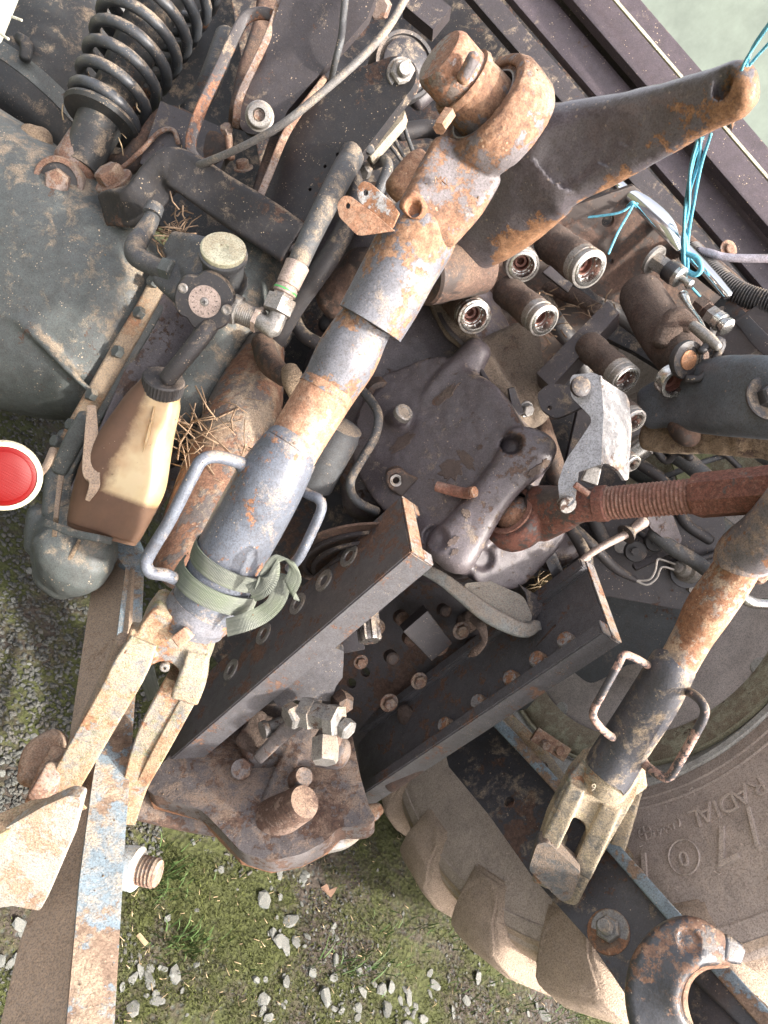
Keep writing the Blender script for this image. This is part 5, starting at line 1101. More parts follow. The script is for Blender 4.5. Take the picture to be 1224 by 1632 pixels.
# shield over the shaft: pale bent rubber-like edge
sh = tpart('shaft_shield', 'bent grey guard sheet with caked dirt above the output shaft', 'shield', (760, 950, 1.26))
part('guard_rim', metal('pale_shield', (.17, .18, .175), .1, .55, .7, BROWN, dustcol=(.26, .21, .165), pit=1), sh, sweep(MB(), [(610, 920, 1.30, 6, 34), (660, 905, 1.27, 8, 34), (700, 920, 1.25, 10, 34), (740, 950, 1.24, 12, 34), (780, 980, 1.23, 14, 34), (826, 1002, 1.23, 12, 30), (846, 1000, 1.24, 8, 26)], e=3.5, n=16))
plate('guard_sheet', metal('guard_dusty_green', (.22, .25, .225), .1, .6, .6, BROWN, dustcol=(.32, .26, .21), pit=1), sh, [(738, 930, 8), (780, 925), (835, 950, 10), (850, 985, 8), (838, 1000), (800, 985), (760, 965)], Plane((790, 955, 1.235), n=ax(.2, -.5, 30)), .006, .002)
plate('guard_web', m['dark'], sh, [(838, 945), (826, 930), (880, 962), (862, 975), (846, 1000)], Plane((850, 960, 1.26), n=ax(.5, -.3, 25)), .006, .002)
# output shaft
ps = thing('output_shaft', 'short bright splined shaft end between the hitch rails', 'shaft', (585, 960, 1.3))
pa = ax(.12, .86, 62); c = P(590, 1022, 1.20)
u_, v_ = basis(pa); rings = []
for t_, sc_ in ((-.13, 1), (-.02, 1), (-.004, 1), (0, .9), (.0002, .0)):
    ring = []
    for k in range(48):
        g = (k % 8) / 8; rr = .0195 if g < .5 else .0165
        ring.append(c+pa*t_+(u_*math.cos(2*math.pi*k/48)+v_*math.sin(2*math.pi*k/48))*rr*max(sc_, .001))
    rings.append(ring)
part('splines', metal('oiled_spline', (.26, .24, .23), .15, .2, .25, BROWN, metallic=.8), ps, MB().rings(rings), sharp=30)
part('centre_mark', m['knob'], ps, MB().lathe(c, pa, [(0, .004), (.0008, .003), (.0008, 0)], 12))
for r_, tt in ((.10, -.15), (.085, -.14), (.065, -.13), (.045, -.12)):
    mb = MB(); mb.lathe(c+pa*tt, pa, [(0, r_), (.006, r_), (.006, r_-.006), (0, r_-.006)], 40, open_=True); part('seal_ring', m['dark'], ps, mb)
part('seal_face', m['darkbrown'], ps, MB().lathe(c+pa*(-.155), pa, [(0, .12), (.004, .12), (.004, 0)], 40))
strip('cross_member', m['dark'], body, (500, 1030), (580, 1020), 20, 16, 1.36, 1.36, .03, .003)
# latch plate and bolts on the drawbar
db = thing('drawbar', 'worn cast drawbar plate with a stout upright stub pin', 'drawbar', (430, 1270, 1.3))
mb = MB()
base = [(230, 1250), (300, 1170), (395, 1130), (440, 1120), (560, 1165), (575, 1240), (590, 1290), (600, 1305), (585, 1318), (540, 1318), (520, 1340), (480, 1362), (430, 1372), (385, 1358), (350, 1320), (320, 1290), (240, 1265)]
plD = Plane((430, 1260, 1.27), q=(560, 1240, 1.29), r=(430, 1150, 1.37))
plate('plate', m['drawbar'], db, [(x, y, 12) for x, y in base], plD, .045, .006)
mb = MB(); sweep(mb, [(430, 1262, 1.265, 75, 10), (450, 1270, 1.26, 72, 10)], n=30); sweep(mb, [(320, 1275, 1.28, 10, 14), (350, 1310, 1.27, 14, 16), (390, 1335, 1.265, 16, 18), (460, 1345, 1.262, 16, 18), (520, 1320, 1.265, 12, 16)], e=3); sweep(mb, [(400, 1195, 1.315, 30, 20), (470, 1180, 1.32, 40, 26), (540, 1200, 1.31, 26, 24)], n=20)
cast('raised_boss', m['drawbar'], db, mb, .0045, 5, rough=.0015)
plate('lower_rust_edge', m['rusty'], db, [(236, 1262, 10), (300, 1262), (395, 1240), (560, 1240), (592, 1300), (580, 1322), (545, 1326), (520, 1352), (480, 1372), (430, 1382), (382, 1368), (346, 1330), (318, 1298), (240, 1278)], Plane((430, 1290, 1.295), q=(560, 1270, 1.315), r=(430, 1180, 1.385)), .03, .006)
sp = ax(.62, -.55, 55); c = plD.at(447, 1300)
part('stub_pin', metal('stub_brown', (.20, .14, .11), .55, .35, .6, BROWN, dustcol=(.34, .24, .17), pit=.7), db, MB().lathe(c-sp*.02, sp, [(0, .036), (.04, .032), (.085, .029), (.094, .026), (.096, 0)], 34), sharp=40)
part('small_boss', m['drawbar'], db, MB().lathe(P(480, 1240, 1.25), ax(.3, -.4, 40), [(-.02, .018), (.012, .017), (.016, .014), (.016, 0)], 24))
part('flat_boss', m['drawbar'], db, MB().lathe(P(384, 1226, 1.28), ax(.1, -.3, 25), [(-.01, .018), (.006, .018), (.008, .016), (.008, 0)], 24))
part('front_tube', m['drawbar'], db, sweep(MB(), [(215, 1280, 1.34, 24, 20), (290, 1300, 1.34, 22, 20), (360, 1315, 1.34, 20, 18)], e=3, n=18))
part('corner_ear', m['railtop'], db, sweep(MB(), [(565, 1300, 1.33, 12, 12), (590, 1296, 1.34, 14, 12), (602, 1290, 1.35, 10, 10)], e=3))
part('under_lug', m['zinc'], db, sweep(MB(), [(505, 1340, 1.34, 22, 16), (545, 1330, 1.35, 22, 16), (575, 1320, 1.36, 12, 12)], e=3))
mb = MB(); sweep(mb, [(410, 1195, 1.30, 40, 12), (430, 1150, 1.33, 40, 12)], e=3); cast('dirt_cake', m['darkmud'], db, mb, .004, 2, rough=.006)
lp = thing('latch_pivot', 'grey latch plate bolted with bright hexagon heads above the drawbar', 'latch', (500, 1130, 1.3))
plate('latch_plate', m['rail'], lp, [(433, 1075, 8), (460, 1030), (505, 1022), (548, 1038, 4), (546, 1080), (534, 1095, 8), (530, 1118), (470, 1116), (445, 1130, 10), (432, 1110, 6)], Plane((490, 1080, 1.27), n=ax(.1, .5, 22)), .02, .004)
part('lever', m['drawbar'], lp, sweep(MB(), [(490, 1135, 1.22, 18, 16), (455, 1165, 1.24, 12, 12), (415, 1205, 1.27, 10, 10)], e=3.5, n=16))
bolt('hex_bolt', m['boltbare'], lp, P(472, 1137, 1.21), ax(-.8, .3, 55), .021, .018, phase=.1)
part('hex_sleeve', m['boltbare'], lp, MB().lathe(P(484, 1134, 1.215), ax(.9, .1, 62), [(0, .027), (.022, .027), (.022, .022), (.048, .022), (.05, .026), (.068, .026), (.07, .022), (.07, 0)], 6, phase=.4), sharp=25)
bolt('hex_bolt', m['boltbare'], lp, P(548, 1158, 1.19), ax(.85, .5, 55), .017, .014, phase=.3)
bolt('square_bolt', m['boltbare'], lp, P(519, 1180, 1.205), ax(.0, .85, 52), .023, .036, phase=.7)
part('strut', m['drawbar'], lp, sweep(MB(), [(520, 1140, 1.23, 18, 16), (528, 1165, 1.22, 20, 16), (520, 1185, 1.22, 22, 16)], e=3))
part('round_pin', m['boltbare'], lp, MB().lathe(P(428, 1160, 1.26), ax(-.9, .2, 55), [(-.03, .011), (0, .011), (.003, .015), (.012, .015), (.013, 0)], 18))
part('rear_bolts', m['darkbrown'], lp, MB().lathe(P(548, 1122, 1.28), ax(.3, .1, 25), [(-.02, .02), (.0, .02), (.01, .014), (.01, 0)], 6))
# ================================================================== left axle, bottom casting
axh = tpart('axle_housing', 'bulky dust speckled blue-grey axle casting filling the left of the photo', 'axle housing', (120, 480, 1.5))
mb = MB()
sweep(mb, [(-190, 330, 1.66, 225, 170), (-60, 400, 1.585, 220, 165), (40, 452, 1.54, 208, 150), (120, 496, 1.52, 186, 135), (178, 524, 1.51, 158, 120)], e=2.9, n=40)
sweep(mb, [(-80, 300, 1.50, 40, 60), (10, 320, 1.46, 60, 60), (100, 360, 1.43, 60, 55), (180, 385, 1.42, 44, 50), (215, 410, 1.42, 30, 40)], e=2.4, n=26)
sweep(mb, [(95, 330, 1.44, 40, 50), (90, 300, 1.45, 44, 50)], n=20)
sweep(mb, [(-40, 470, 1.372, 8, 8), (40, 520, 1.355, 8, 8), (90, 570, 1.355, 8, 8), (145, 625, 1.38, 7, 7)], n=10)
cast('casting', m['axle'], axh, mb, .006, 10, rough=.0015)
flp = [(262, 432, 1.40, 14, 12), (232, 490, 1.395, 14, 14), (196, 552, 1.395, 15, 14), (156, 622, 1.40, 15, 14), (122, 682, 1.40, 15, 14), (92, 740, 1.40, 14, 12)]
part('flange', metal('flange_mud', (.20, .17, .14), .3, .8, .8, ORANGE, dustcol=(.34, .25, .16), pit=1.2), axh, sweep(MB(), flp, e=4, n=18))
part('flange', m['axle'], axh, sweep(MB(), [(x+16, y+8, d+.015, w_*.7, h_) for x, y, d, w_, h_ in flp], e=4, n=18))
for x, y in ((246, 450), (224, 500), (190, 562), (148, 630), (116, 678), (92, 704)):
    bolt('flange_bolt', m['axle'], axh, P(x, y, 1.372), ax(-.4, -.2, 30), .012, .011, washer=.0)
part('lower_arm', m['axle'], axh, sweep(MB(), [(118, 700, 1.42, 26, 20), (96, 760, 1.42, 22, 20), (92, 820, 1.4, 24, 20)], e=3))
mb = MB(); sweep(mb, [(60, 850, 1.45, 10, 30), (110, 862, 1.42, 62, 60), (118, 890, 1.40, 62, 60), (95, 915, 1.42, 40, 40)], e=2.6, n=30); sweep(mb, [(66, 820, 1.42, 22, 30), (62, 870, 1.42, 22, 34)], e=3)
cast('bottom_knuckle', m['axle'], axh, mb, .005, 5, rough=.002)
part('mud_ridge', m['mud'], axh, sweep(MB(), [(126, 862, 1.335, 3, 3), (110, 892, 1.335, 4, 3), (84, 922, 1.345, 4, 3)], n=8))
mb = MB(); sweep(mb, [(160, 850, 1.42, 18, 22), (158, 890, 1.42, 20, 24), (146, 930, 1.42, 14, 18)], e=2.4); cast('muddy_joint', m['fork'], axh, mb, .004, 2, rough=.006)
mb = MB(); sweep(mb, [(25, 235, 1.50, 40, 30), (45, 280, 1.46, 38, 30)], n=16); sweep(mb, [(60, 240, 1.45, 26, 20), (50, 225, 1.46, 30, 22)], n=14)
cast('dry_mud_clod', m['mud'], axh, mb, .005, 1, rough=.010)
# transmission flank and lift cylinder
tf = tpart('gearbox_flank', 'smooth grey gearbox side plate between the axle flange and bottle hose', 'gearbox side', (300, 520, 1.45))
plate('side_plate', m['housing'], tf, [(255, 440), (300, 400), (440, 420), (440, 500), (330, 720), (240, 830), (110, 900), (100, 800), (150, 700), (210, 560)], Plane((280, 560, 1.42), n=ax(.35, .2, 22)), .04, .006)
lc = thing('lift_cylinder', 'smooth grey hydraulic lift ram slanting beside the bottle', 'hydraulic cylinder', (300, 660, 1.38))
part('barrel', m['axle'], lc, sweep(MB(), [(448, 330, 1.44, 46, 46), (410, 420, 1.40, 47, 47), (370, 510, 1.37, 47, 47), (318, 620, 1.35, 46, 46), (280, 690, 1.345, 36, 36)], n=40), sharp=60)
cr = thing('lower_cylinder', 'brown rusty cylinder beneath the blue-grey sleeve and its handle', 'hydraulic cylinder', (330, 850, 1.3))
part('barrel', metal('rust_streaked_barrel', (.10, .085, .08), .5, .3, .5, ((.09, .04, .025), (.18, .09, .055), (.28, .16, .10)), stretch=(1, 1, .5)), cr, sweep(MB(), [(420, 560, 1.36, 34, 40), (395, 640, 1.33, 56, 56), (370, 720, 1.30, 64, 60), (330, 830, 1.27, 66, 60), (300, 900, 1.26, 56, 56)], n=36))
part('end_clamp', m['darkbrown'], cr, sweep(MB(), [(418, 545, 1.3, 18, 16), (430, 578, 1.27, 20, 20), (452, 600, 1.24, 16, 18)], n=14))
part('dry_mud', m['mud'], cr, sweep(MB(), [(462, 590, 1.22, 14, 12), (468, 610, 1.2, 18, 14), (472, 640, 1.2, 8, 10)], n=14))
gb = thing('grey_cylinder_head', 'stepped grey cylinder head behind the rusty rod shaft', 'cylinder', (540, 690, 1.2))
part('head', m['hose'], gb, MB().lathe(P(500, 770, 1.25), (P(556, 665, 1.19)-P(500, 770, 1.25)), [(0, .034), (.10, .034), (.11, .031), (.118, .031), (.12, .026), (.122, 0)], 30), sharp=35)
# ---- plastic bottle with bracket
BOT = P(163, 850, 1.235); BTOP = P(262, 612, 1.20); BOT_AX = (BTOP-BOT).normalized(); BOT_SIDE = -(RT - BOT_AX*RT.dot(BOT_AX)).normalized()
BMAT = bottle_mat()
bt = thing('plastic_bottle', 'brown stained translucent fluid bottle with black cap in a steel bracket', 'bottle', BOT)
mb = MB(); sweep(mb, [(163, 852, 1.235, 54, 40), (168, 838, 1.235, 58, 46), (182, 800, 1.23, 64, 52), (198, 758, 1.225, 67, 54), (214, 715, 1.22, 59, 50), (230, 676, 1.215, 50, 44), (246, 642, 1.205, 42, 38), (254, 625, 1.20, 35, 34), (260, 616, 1.20, 32, 32)], e=3.0, n=36, sub=6, cap='flat')
part('body', BMAT, bt, mb, sharp=60)
part('moulded_rib', BMAT, bt, sweep(MB(), [(246, 650, 1.168, 2, 3), (236, 690, 1.165, 3, 4), (228, 720, 1.166, 1, 2)], n=8))
ca = (BTOP-BOT).normalized(); ca = (ca*.9 - fwd*.55).normalized(); c = P(258, 621, 1.19)
mb = MB(); rings = []; u_, v_ = basis(ca)
for t_, rr in ((-.004, .030), (0, .0335), (.020, .0335), (.023, .031), (.0235, .001)):
    rings.append([c+ca*t_+(u_*math.cos(2*math.pi*k/72)+v_*math.sin(2*math.pi*k/72))*(rr*(1 if (k % 2 or t_ > .021) else .965)) for k in range(72)])
part('cap', m['rubber'], bt, mb.rings(rings), sharp=25)
part('outlet_hose', m['hosedark'], bt, sweep(MB(), [(268, 602, 1.165, 14), (286, 580, 1.155, 14), (306, 556, 1.15, 14.5), (326, 530, 1.15, 15), (340, 510, 1.16, 15)], n=20))
part('bracket_foot', m['axle'], bt, sweep(MB(), [(86, 838, 1.21, 6, 22), (120, 850, 1.195, 6, 22), (166, 860, 1.18, 6, 20)], e=5, n=14))
part('bracket_strap', m['link'], bt, sweep(MB(), [(146, 650, 1.20, 7, 5), (146, 700, 1.18, 11, 4), (146, 750, 1.165, 14, 4), (150, 765, 1.16, 9, 4), (150, 776, 1.155, 8, 4), (140, 796, 1.16, 4, 3)], e=4, n=14))
part('bracket_edge', m['axle'], bt, sweep(MB(), [(136, 668, 1.24, 14, 14), (116, 706, 1.25, 15, 14), (96, 748, 1.26, 12, 12)], e=3.5, n=14))
part('bracket_side', m['link'], bt, sweep(MB(), [(100, 740, 1.29, 5, 30), (92, 800, 1.27, 4, 30), (88, 840, 1.24, 4, 26)], e=4, n=12))
# ---- brake valve with knob
bv = thing('brake_valve', 'trailer valve with black three lobed knob, cream round cap and steel elbows', 'valve', (310, 450, 1.25))
mb = MB(); sweep(mb, [(285, 395, 1.22, 20, 26), (330, 425, 1.2, 40, 40), (350, 455, 1.2, 46, 40)], e=4, n=24); sweep(mb, [(270, 440, 1.21, 24, 26), (300, 460, 1.2, 30, 30)], e=4)
cast('block', m['hose'], bv, mb, .003, 2, rough=.001)
na = ax(.05, .25, 24); c = P(327, 480, 1.135); u_ = (RT-na*RT.dot(na)).normalized(); v_ = na.cross(u_)
mb = MB(); rings = []
for t_, s_ in ((-.03, .9), (-.006, 1), (.0, .985), (.004, .93), (.0045, .02)):
    ring = []
    for k in range(72):
        t2 = 2*math.pi*k/72; r_ = .047*(1 - .16*max(0, math.cos(3*(t2)+.9))**3)
        ring.append(c+na*t_+(u_*math.cos(t2)+v_*math.sin(t2))*r_*s_)
    rings.append(ring)
part('knob', m['knob'], bv, mb.rings(rings), sharp=40)
kd = part('knob_disc', m['disc'], bv, MB().lathe(c+na*.0035, na, [(0, .0245), (.0025, .024), (.0028, 0)], 36), sharp=40)
part('screw', m['zinc'], kd, MB().lathe(c+na*.006, na, [(0, .007), (.002, .006), (.003, .003), (.003, 0)], 18))
for s_ in (0, 1): part('screw_slot', m['knob'], kd, MB().box(c+na*.0092, (u_ if s_ else v_)*.0035, (v_ if s_ else u_)*.0007, na*.0004))
for x_, y_ in ((292, 459), (361, 494)):
    q = P(x_, y_, 1.122); part('knob_screw', m['zinc'], bv, MB().lathe(q, na, [(-.01, .0075), (.003, .0075), (.004, .005), (.003, .002), (.003, 0)], 16))
mb = MB(); 
for k in range(14):
    t2 = k*.45; mb.box(c+na*.0068+(u_*math.cos(t2)+v_*math.sin(t2))*.018, (u_*math.cos(t2)+v_*math.sin(t2))*.0016, (v_*math.cos(t2)-u_*math.sin(t2))*.0005, na*.0003)
part('disc_marks', m['dark'], kd, mb)
wa = ax(.15, -.35, 30); c = P(356, 399, 1.13)
part('cap_housing', m['hose'], bv, MB().lathe(c-wa*.07, wa, [(0, .032), (.05, .032), (.058, .037), (.064, .037), (.066, .033)], 34, open_=True), sharp=35)
part('cream_cap', m['cream'], bv, MB().lathe(c-wa*.006, wa, [(0, .033), (.006, .0345), (.010, .0345), (.0125, .032), (.0125, .008), (.010, .006), (.009, 0)], 36), sharp=35)
part('elbow', m['hose'], bv, sweep(MB(), [(244, 335, 1.28, 12), (240, 352, 1.27, 13), (228, 372, 1.25, 15), (216, 392, 1.23, 17), (218, 408, 1.21, 17), (240, 422, 1.2, 16), (262, 432, 1.19, 15)], n=22), sharp=60)
part('elbow_collar', m['hose'], bv, sweep(MB(), [(248, 328, 1.275, 14), (242, 342, 1.27, 15)], n=22, cap='flat'))
part('hose_nut', m['axle'], bv, MB().lathe(P(262, 428, 1.19), ax(.9, .35, 70), [(0, .016), (.002, .020), (.02, .020), (.022, .016), (.022, 0)], 6), sharp=25)
pth = (P(412, 510, 1.16)-P(372, 492, 1.165)); c = P(372, 492, 1.165)
part('stub_nut', m['zinc'], bv, MB().lathe(c-pth.normalized()*.006, pth, [(0, .018), (.001, .024), (.016, .024), (.018, .018), (.018, 0)], 6), sharp=25)
part('thread', m['zinc'], bv, MB().lathe(c, pth, thread_profile(pth.length+.006, .0185, .0035, .0015), 26), sharp=60)
part('thin_nut', m['disc'], bv, MB().lathe(P(408, 508, 1.16), pth, [(0, .018), (.0, .021), (.007, .021), (.008, .017)], 6, open_=True), sharp=25)
el = thing('elbow_hose', 'grey hydraulic hose with crimped steel ferrule leading from the valve elbow', 'hose', (430, 520, 1.16))
mb = MB(); sweep(mb, [(410, 510, 1.155, 13), (424, 518, 1.15, 14), (434, 524, 1.15, 15)], n=20, e=2.4); sweep(mb, [(434, 524, 1.15, 15), (442, 506, 1.15, 15), (448, 492, 1.15, 14)], n=20, e=2.4)
cast('elbow', m['zinc'], el, mb, .002, 2)
part('union_nut', m['zinc'], el, MB().lathe(P(440, 500, 1.15), P(456, 462, 1.15)-P(440, 500, 1.15), [(0, .018), (.002, .025), (.026, .025), (.028, .018), (.032, .0165), (.032, 0)], 6), sharp=25)
part('ferrule', m['disc'], el, MB().lathe(P(452, 470, 1.15), P(476, 418, 1.15)-P(452, 470, 1.15), [(0, .015), (.002, .0185), (.012, .0185), (.013, .0165), (.015, .0165), (.016, .0185), (.052, .0195), (.054, .016)], 26, open_=True), sharp=30)
part('green_ring', plain('green_o_ring', (.10, .42, .12), .5), el, MB().lathe(P(454, 465, 1.15), P(476, 418, 1.15)-P(452, 470, 1.15), [(0, .0168), (0, .0190), (.0025, .0190), (.0025, .0168)], 26, open_=True))
part('hose', m['hose'], el, sweep(MB(), [(476, 418, 1.15, 17), (496, 374, 1.16, 18), (524, 318, 1.19, 19), (548, 272, 1.24, 20), (560, 250, 1.28, 20), (556, 236, 1.33, 18)], n=24))
h2_ = thing('dark_bent_hose', 'dark rubber hose bending up behind the crimped grey hose', 'hose', (500, 430, 1.25))
part('hose', m['hosedark'], h2_, sweep(MB(), [(430, 560, 1.36, 15), (468, 490, 1.30, 17), (506, 438, 1.26, 17), (536, 392, 1.25, 17), (556, 350, 1.26, 16), (566, 300, 1.28, 14), (556, 262, 1.32, 14)], n=20))
part('hose', m['hosedark'], h2_, sweep(MB(), [(460, 480, 1.38, 11), (480, 530, 1.36, 11), (520, 556, 1.34, 12), (530, 575, 1.33, 12)], n=16))
cc = thing('ribbed_conduit', 'thin black ribbed conduit coming out of the straw behind the bottle', 'conduit', (300, 700, 1.32))
path = crom([(262, 742, 1.31), (290, 724, 1.30), (318, 690, 1.31), (345, 652, 1.33), (372, 600, 1.36)], 22)
part('ribbed_tube', m['hosedark'], cc, sweep(MB(), [(x, y, d, 10 if i % 2 else 8) for i, (x, y, d) in enumerate(path)], sub=1, n=14), sharp=60)
part('plain_hose', m['hosedark'], cc, sweep(MB(), [(366, 655, 1.36, 11), (384, 600, 1.36, 12), (404, 540, 1.37, 12)], n=14))
# straw wedged in the gap
def straws(name, label, region, n, L0, L1, seed):
    rs = random.Random(seed); mb = MB()
    for k in range(n):
        x, y, d = region(rs); a = rs.uniform(0, math.pi); l = rs.uniform(L0, L1)*.5; w_ = rs.uniform(.0005, .0018)
        dr = (RT*math.cos(a)+UP*math.sin(a)+fwd*rs.uniform(-.4, .4)).normalized(); s_ = dr.cross(fwd).normalized()*w_; c = P(x, y, d); bnd = s_.normalized()*rs.uniform(-.006, .006)
        rg = []
        for t_ in (-1, 0, 1):
            q = c+dr*(l*t_)+(bnd if t_ == 0 else Vector()); rg.append([q-s_, q-fwd*.0006, q+s_, q+fwd*.0006])
        mb.rings(rg)
    o = part(name, straw_dk if seed in (3, 4, 5) else straw_m, None, mb, sharp=180); return tag(o, label, 'straw', 'stuff')
straws('straw', 'dry straw stalks caught in the gap behind the lift rod handle', lambda r: (r.gauss(325, 34), r.gauss(705, 34), r.uniform(1.22, 1.30)), 95, .03, .11, 3)
straws('straw_chaff', 'brown chaff packed round the brake valve body', lambda r: (r.gauss(275, 18), r.gauss(372, 20), r.uniform(1.27, 1.33)), 60, .01, .05, 4)
straws('straw_chaff', 'loose dirty chaff lying under the couplings', lambda r: (r.gauss(905, 30), r.gauss(500, 28), r.uniform(1.30, 1.40)), 30, .01, .04, 5)
straws('straw_chaff', 'dry bits on the black frame beside the spring', lambda r: (r.gauss(225, 60), r.gauss(215, 40), r.uniform(1.42, 1.52)), 50, .008, .035, 6)
straws('straw_chaff', 'straw bits around the small bottle behind the rail', lambda r: (r.gauss(870, 16), r.gauss(925, 14), r.uniform(1.3, 1.38)), 30, .01, .05, 7)
# ---- reflector
rf = thing('reflector', 'round red reflector with cream rim at the left photo edge', 'reflector', (8, 758, .98))
ra = ax(.35, .2, 30); c = P(6, 759, .97)
part('rim', m['cream'], rf, MB().lathe(c-ra*.012, ra, [(0, .040), (.002, .0465), (.010, .047), (.014, .045), (.014, .040), (.011, .040)], 60, open_=True), sharp=40)
part('lens', mat_red, rf, MB().lathe(c-ra*.008, ra, [(0, .0405), (.008, .0405), (.0095, .034), (.010, .0335), (.0105, .0325), (.0115, .016), (.012, 0)], 60), sharp=60)
part('stalk', m['link'], rf, sweep(MB(), [(50, 768, 1.0, 6), (72, 745, 1.1, 6), (84, 718, 1.2, 6)], n=12))
# ================================================================== spring, damper, tank, brackets (upper left)
sd = thing('coil_spring_damper', 'dark coil spring round a damper standing on a rusty eye bolt', 'spring damper', (95, 290, 1.40))
b0 = P(163, 188, 1.44); b1 = P(276, -50, 1.50); sa = (b1-b0).normalized(); SL = (b1-b0).length; u_, v_ = basis(sa, fwd)
pts = []; turns = 8.6; n_ = int(turns*22)
for i in range(n_+1):
    k = i/n_; t_ = 2*math.pi*turns*k + 1.9; r_ = .064+.034*k
    q = b0 + sa*(k*SL*1.02) + (u_*math.cos(t_)+v_*math.sin(t_))*r_; pts.append(tuple(q)+(.0112,))
part('coil', m['spring'], sd, sweep(MB(), pts, world=True, n=14, sub=1, ref=sa), sharp=180)
part('damper_tube', m['tank'], sd, MB().lathe(b0-sa*.02, sa, [(0, .038), (SL, .048), (SL+.01, 0)], 28))
part('damper_foot', m['tank'], sd, MB().lathe(b0-sa*.115, sa, [(0, .036), (.06, .040), (.10, .044), (.105, .070), (.112, .074), (.118, .072), (.12, .045)], 36), sharp=40)
ea_ = ax(.1, .3, 25); c = P(95, 290, 1.385)
part('eye', m['boltrust'], sd, MB().lathe(c-ea_*.045, ea_, [(0, .034), (.0, .042), (.05, .045), (.055, .043), (.055, .034), (.03, .032), (.03, 0)], 36), sharp=35)
part('rubber_bush', m['rubber'], sd, MB().lathe(c-ea_*.01, ea_, [(0, .037), (.014, .037), (.016, .03), (.016, 0)], 28))
bolt('eye_bolt', m['boltrust'], sd, c+ea_*.006, ea_, .0235, .02, phase=.0)
part('eye_neck', m['boltrust'], sd, sweep(MB(), [(120, 262, 1.42, 34, 30), (140, 232, 1.44, 34, 30)], n=20))
tk = thing('air_tank', 'dark round air tank with clamp strap behind the coil spring', 'air tank', (110, 120, 1.8))
ta = (P(230, -60, 1.98)-P(20, 210, 1.90)); c = P(20, 210, 1.90); TL = ta.length
part('shell', m['tank'], tk, MB().lathe(c, ta, [(-.04, 0), (-.03, .12), (.0, .17), (.03, .185), (TL, .185), (TL+.05, 0)], 56), sharp=50)
part('strap', m['axle'], tk, MB().lathe(c+ta.normalized()*.075, ta, [(0, .184), (0, .188), (.04, .188), (.04, .184)], 56, open_=True), sharp=40)
part('strap_clamp', m['tank'], tk, sweep(MB(), [(30, 60, 1.75, 8, 8), (42, 72, 1.72, 10, 10), (40, 92, 1.72, 9, 9)], e=3))
bk = tpart('mudguard_panel', 'olive grey dusty panel behind the axle at the left edge', 'mudguard', (20, 140, 2.0))
plate('panel', metal('olive_panel', (.10, .10, .06), .02, .4, .7, BROWN), bk, [(-80, -80), (75, -80), (60, 30), (20, 215), (-80, 230)], Plane((0, 100, 1.88), n=ax(.2, .1, 15)), .01, .002)
wg = tpart('white_fender_corner', 'off white corner with two white bristles at the very top left', 'fender', (0, 20, 1.4))
plate('corner', white_m, wg, [(-90, -90), (60, -90), (0, 60), (-90, 150)], Plane((0, 0, 1.40), n=ax(.3, .2, 20)), .02, .002)
part('bristle', white_m, wg, sweep(MB(), [(18, 26, 1.38, 2.2), (34, 32, 1.37, 2.2)], n=8)); part('bristle', white_m, wg, sweep(MB(), [(0, 54, 1.38, 2.2), (13, 62, 1.37, 2.4)], n=8))
# black frame
fr = tpart('cab_mount_frame', 'thick black cab mounting frame with rusty bolts over the valve', 'frame', (320, 320, 1.35))
mb = MB()
sweep(mb, [(190, 330, 1.37, 24, 40), (225, 322, 1.345, 30, 42), (252, 288, 1.33, 30, 42), (278, 270, 1.32, 30, 42), (310, 285, 1.32, 32, 42), (370, 325, 1.32, 34, 42), (430, 362, 1.31, 36, 42), (476, 394, 1.31, 34, 42)], e=9, n=26, cap='flat')
sweep(mb, [(470, 380, 1.37, 46, 30), (500, 300, 1.39, 46, 30), (550, 220, 1.40, 42, 30), (600, 150, 1.42, 36, 28), (645, 115, 1.43, 30, 24)], e=8, n=26)
cast('frame', m['black'], fr, mb, .0035, 1, rough=.0008)
part('upper_face', metal('frame_dust_and_highlight', (.10, .10, .10), .1, .6, .5, BROWN, dustcol=(.32, .28, .23)), fr, sweep(MB(), [(200, 312, 1.33, 8, 14), (232, 300, 1.315, 9, 14), (258, 262, 1.31, 10, 14), (280, 250, 1.305, 10, 16), (320, 272, 1.305, 12, 16), (380, 312, 1.30, 13, 16), (440, 352, 1.295, 12, 14)], e=4, n=14))  # dust, with the top's bright highlight painted into the paler colour
part('rear_web', m['darkbrown'], fr, sweep(MB(), [(150, 262, 1.50, 16, 12), (200, 262, 1.48, 18, 14), (240, 225, 1.47, 22, 14), (270, 195, 1.47, 24, 14), (310, 215, 1.46, 26, 16), (350, 250, 1.44, 30, 18)], e=3.2, n=16))
part('curved_lip', m['boltrust'], fr, sweep(MB(), [(150, 275, 1.44, 4), (190, 270, 1.43, 4), (225, 240, 1.42, 4), (255, 210, 1.42, 4), (276, 208, 1.42, 4), (284, 228, 1.41, 4)], n=10))
mb = MB(); mb.box(P(300, 240, 1.44), RT*.07+UP*-.03, (UP*.06+RT*.02), fwd*.012); part('inner_web', m['dark'], fr, mb)
bolt('frame_bolt', m['boltrust'], fr, P(182, 290, 1.36), ax(-.25, -.5, 42), .026, .022, washer=.036, phase=.4)
bolt('frame_bolt', m['boltrust'], fr, P(352, 294, 1.30), ax(-.1, -.9, 45), .014, .014, washer=.020, seg=12)
bolt('frame_bolt', m['boltrust'], fr, P(388, 268, 1.36), ax(-.1, -.9, 45), .012, .012, washer=.018, seg=12)
part('tie_bolt', m['boltrust'], fr, sweep(MB(), [(368, 250, 1.33, 7), (366, 232, 1.33, 6), (362, 206, 1.33, 7)], n=10)); bolt('tie_nut', m['boltrust'], fr, P(362, 208, 1.325), ax(-.2, -.4, 30), .011, .010)
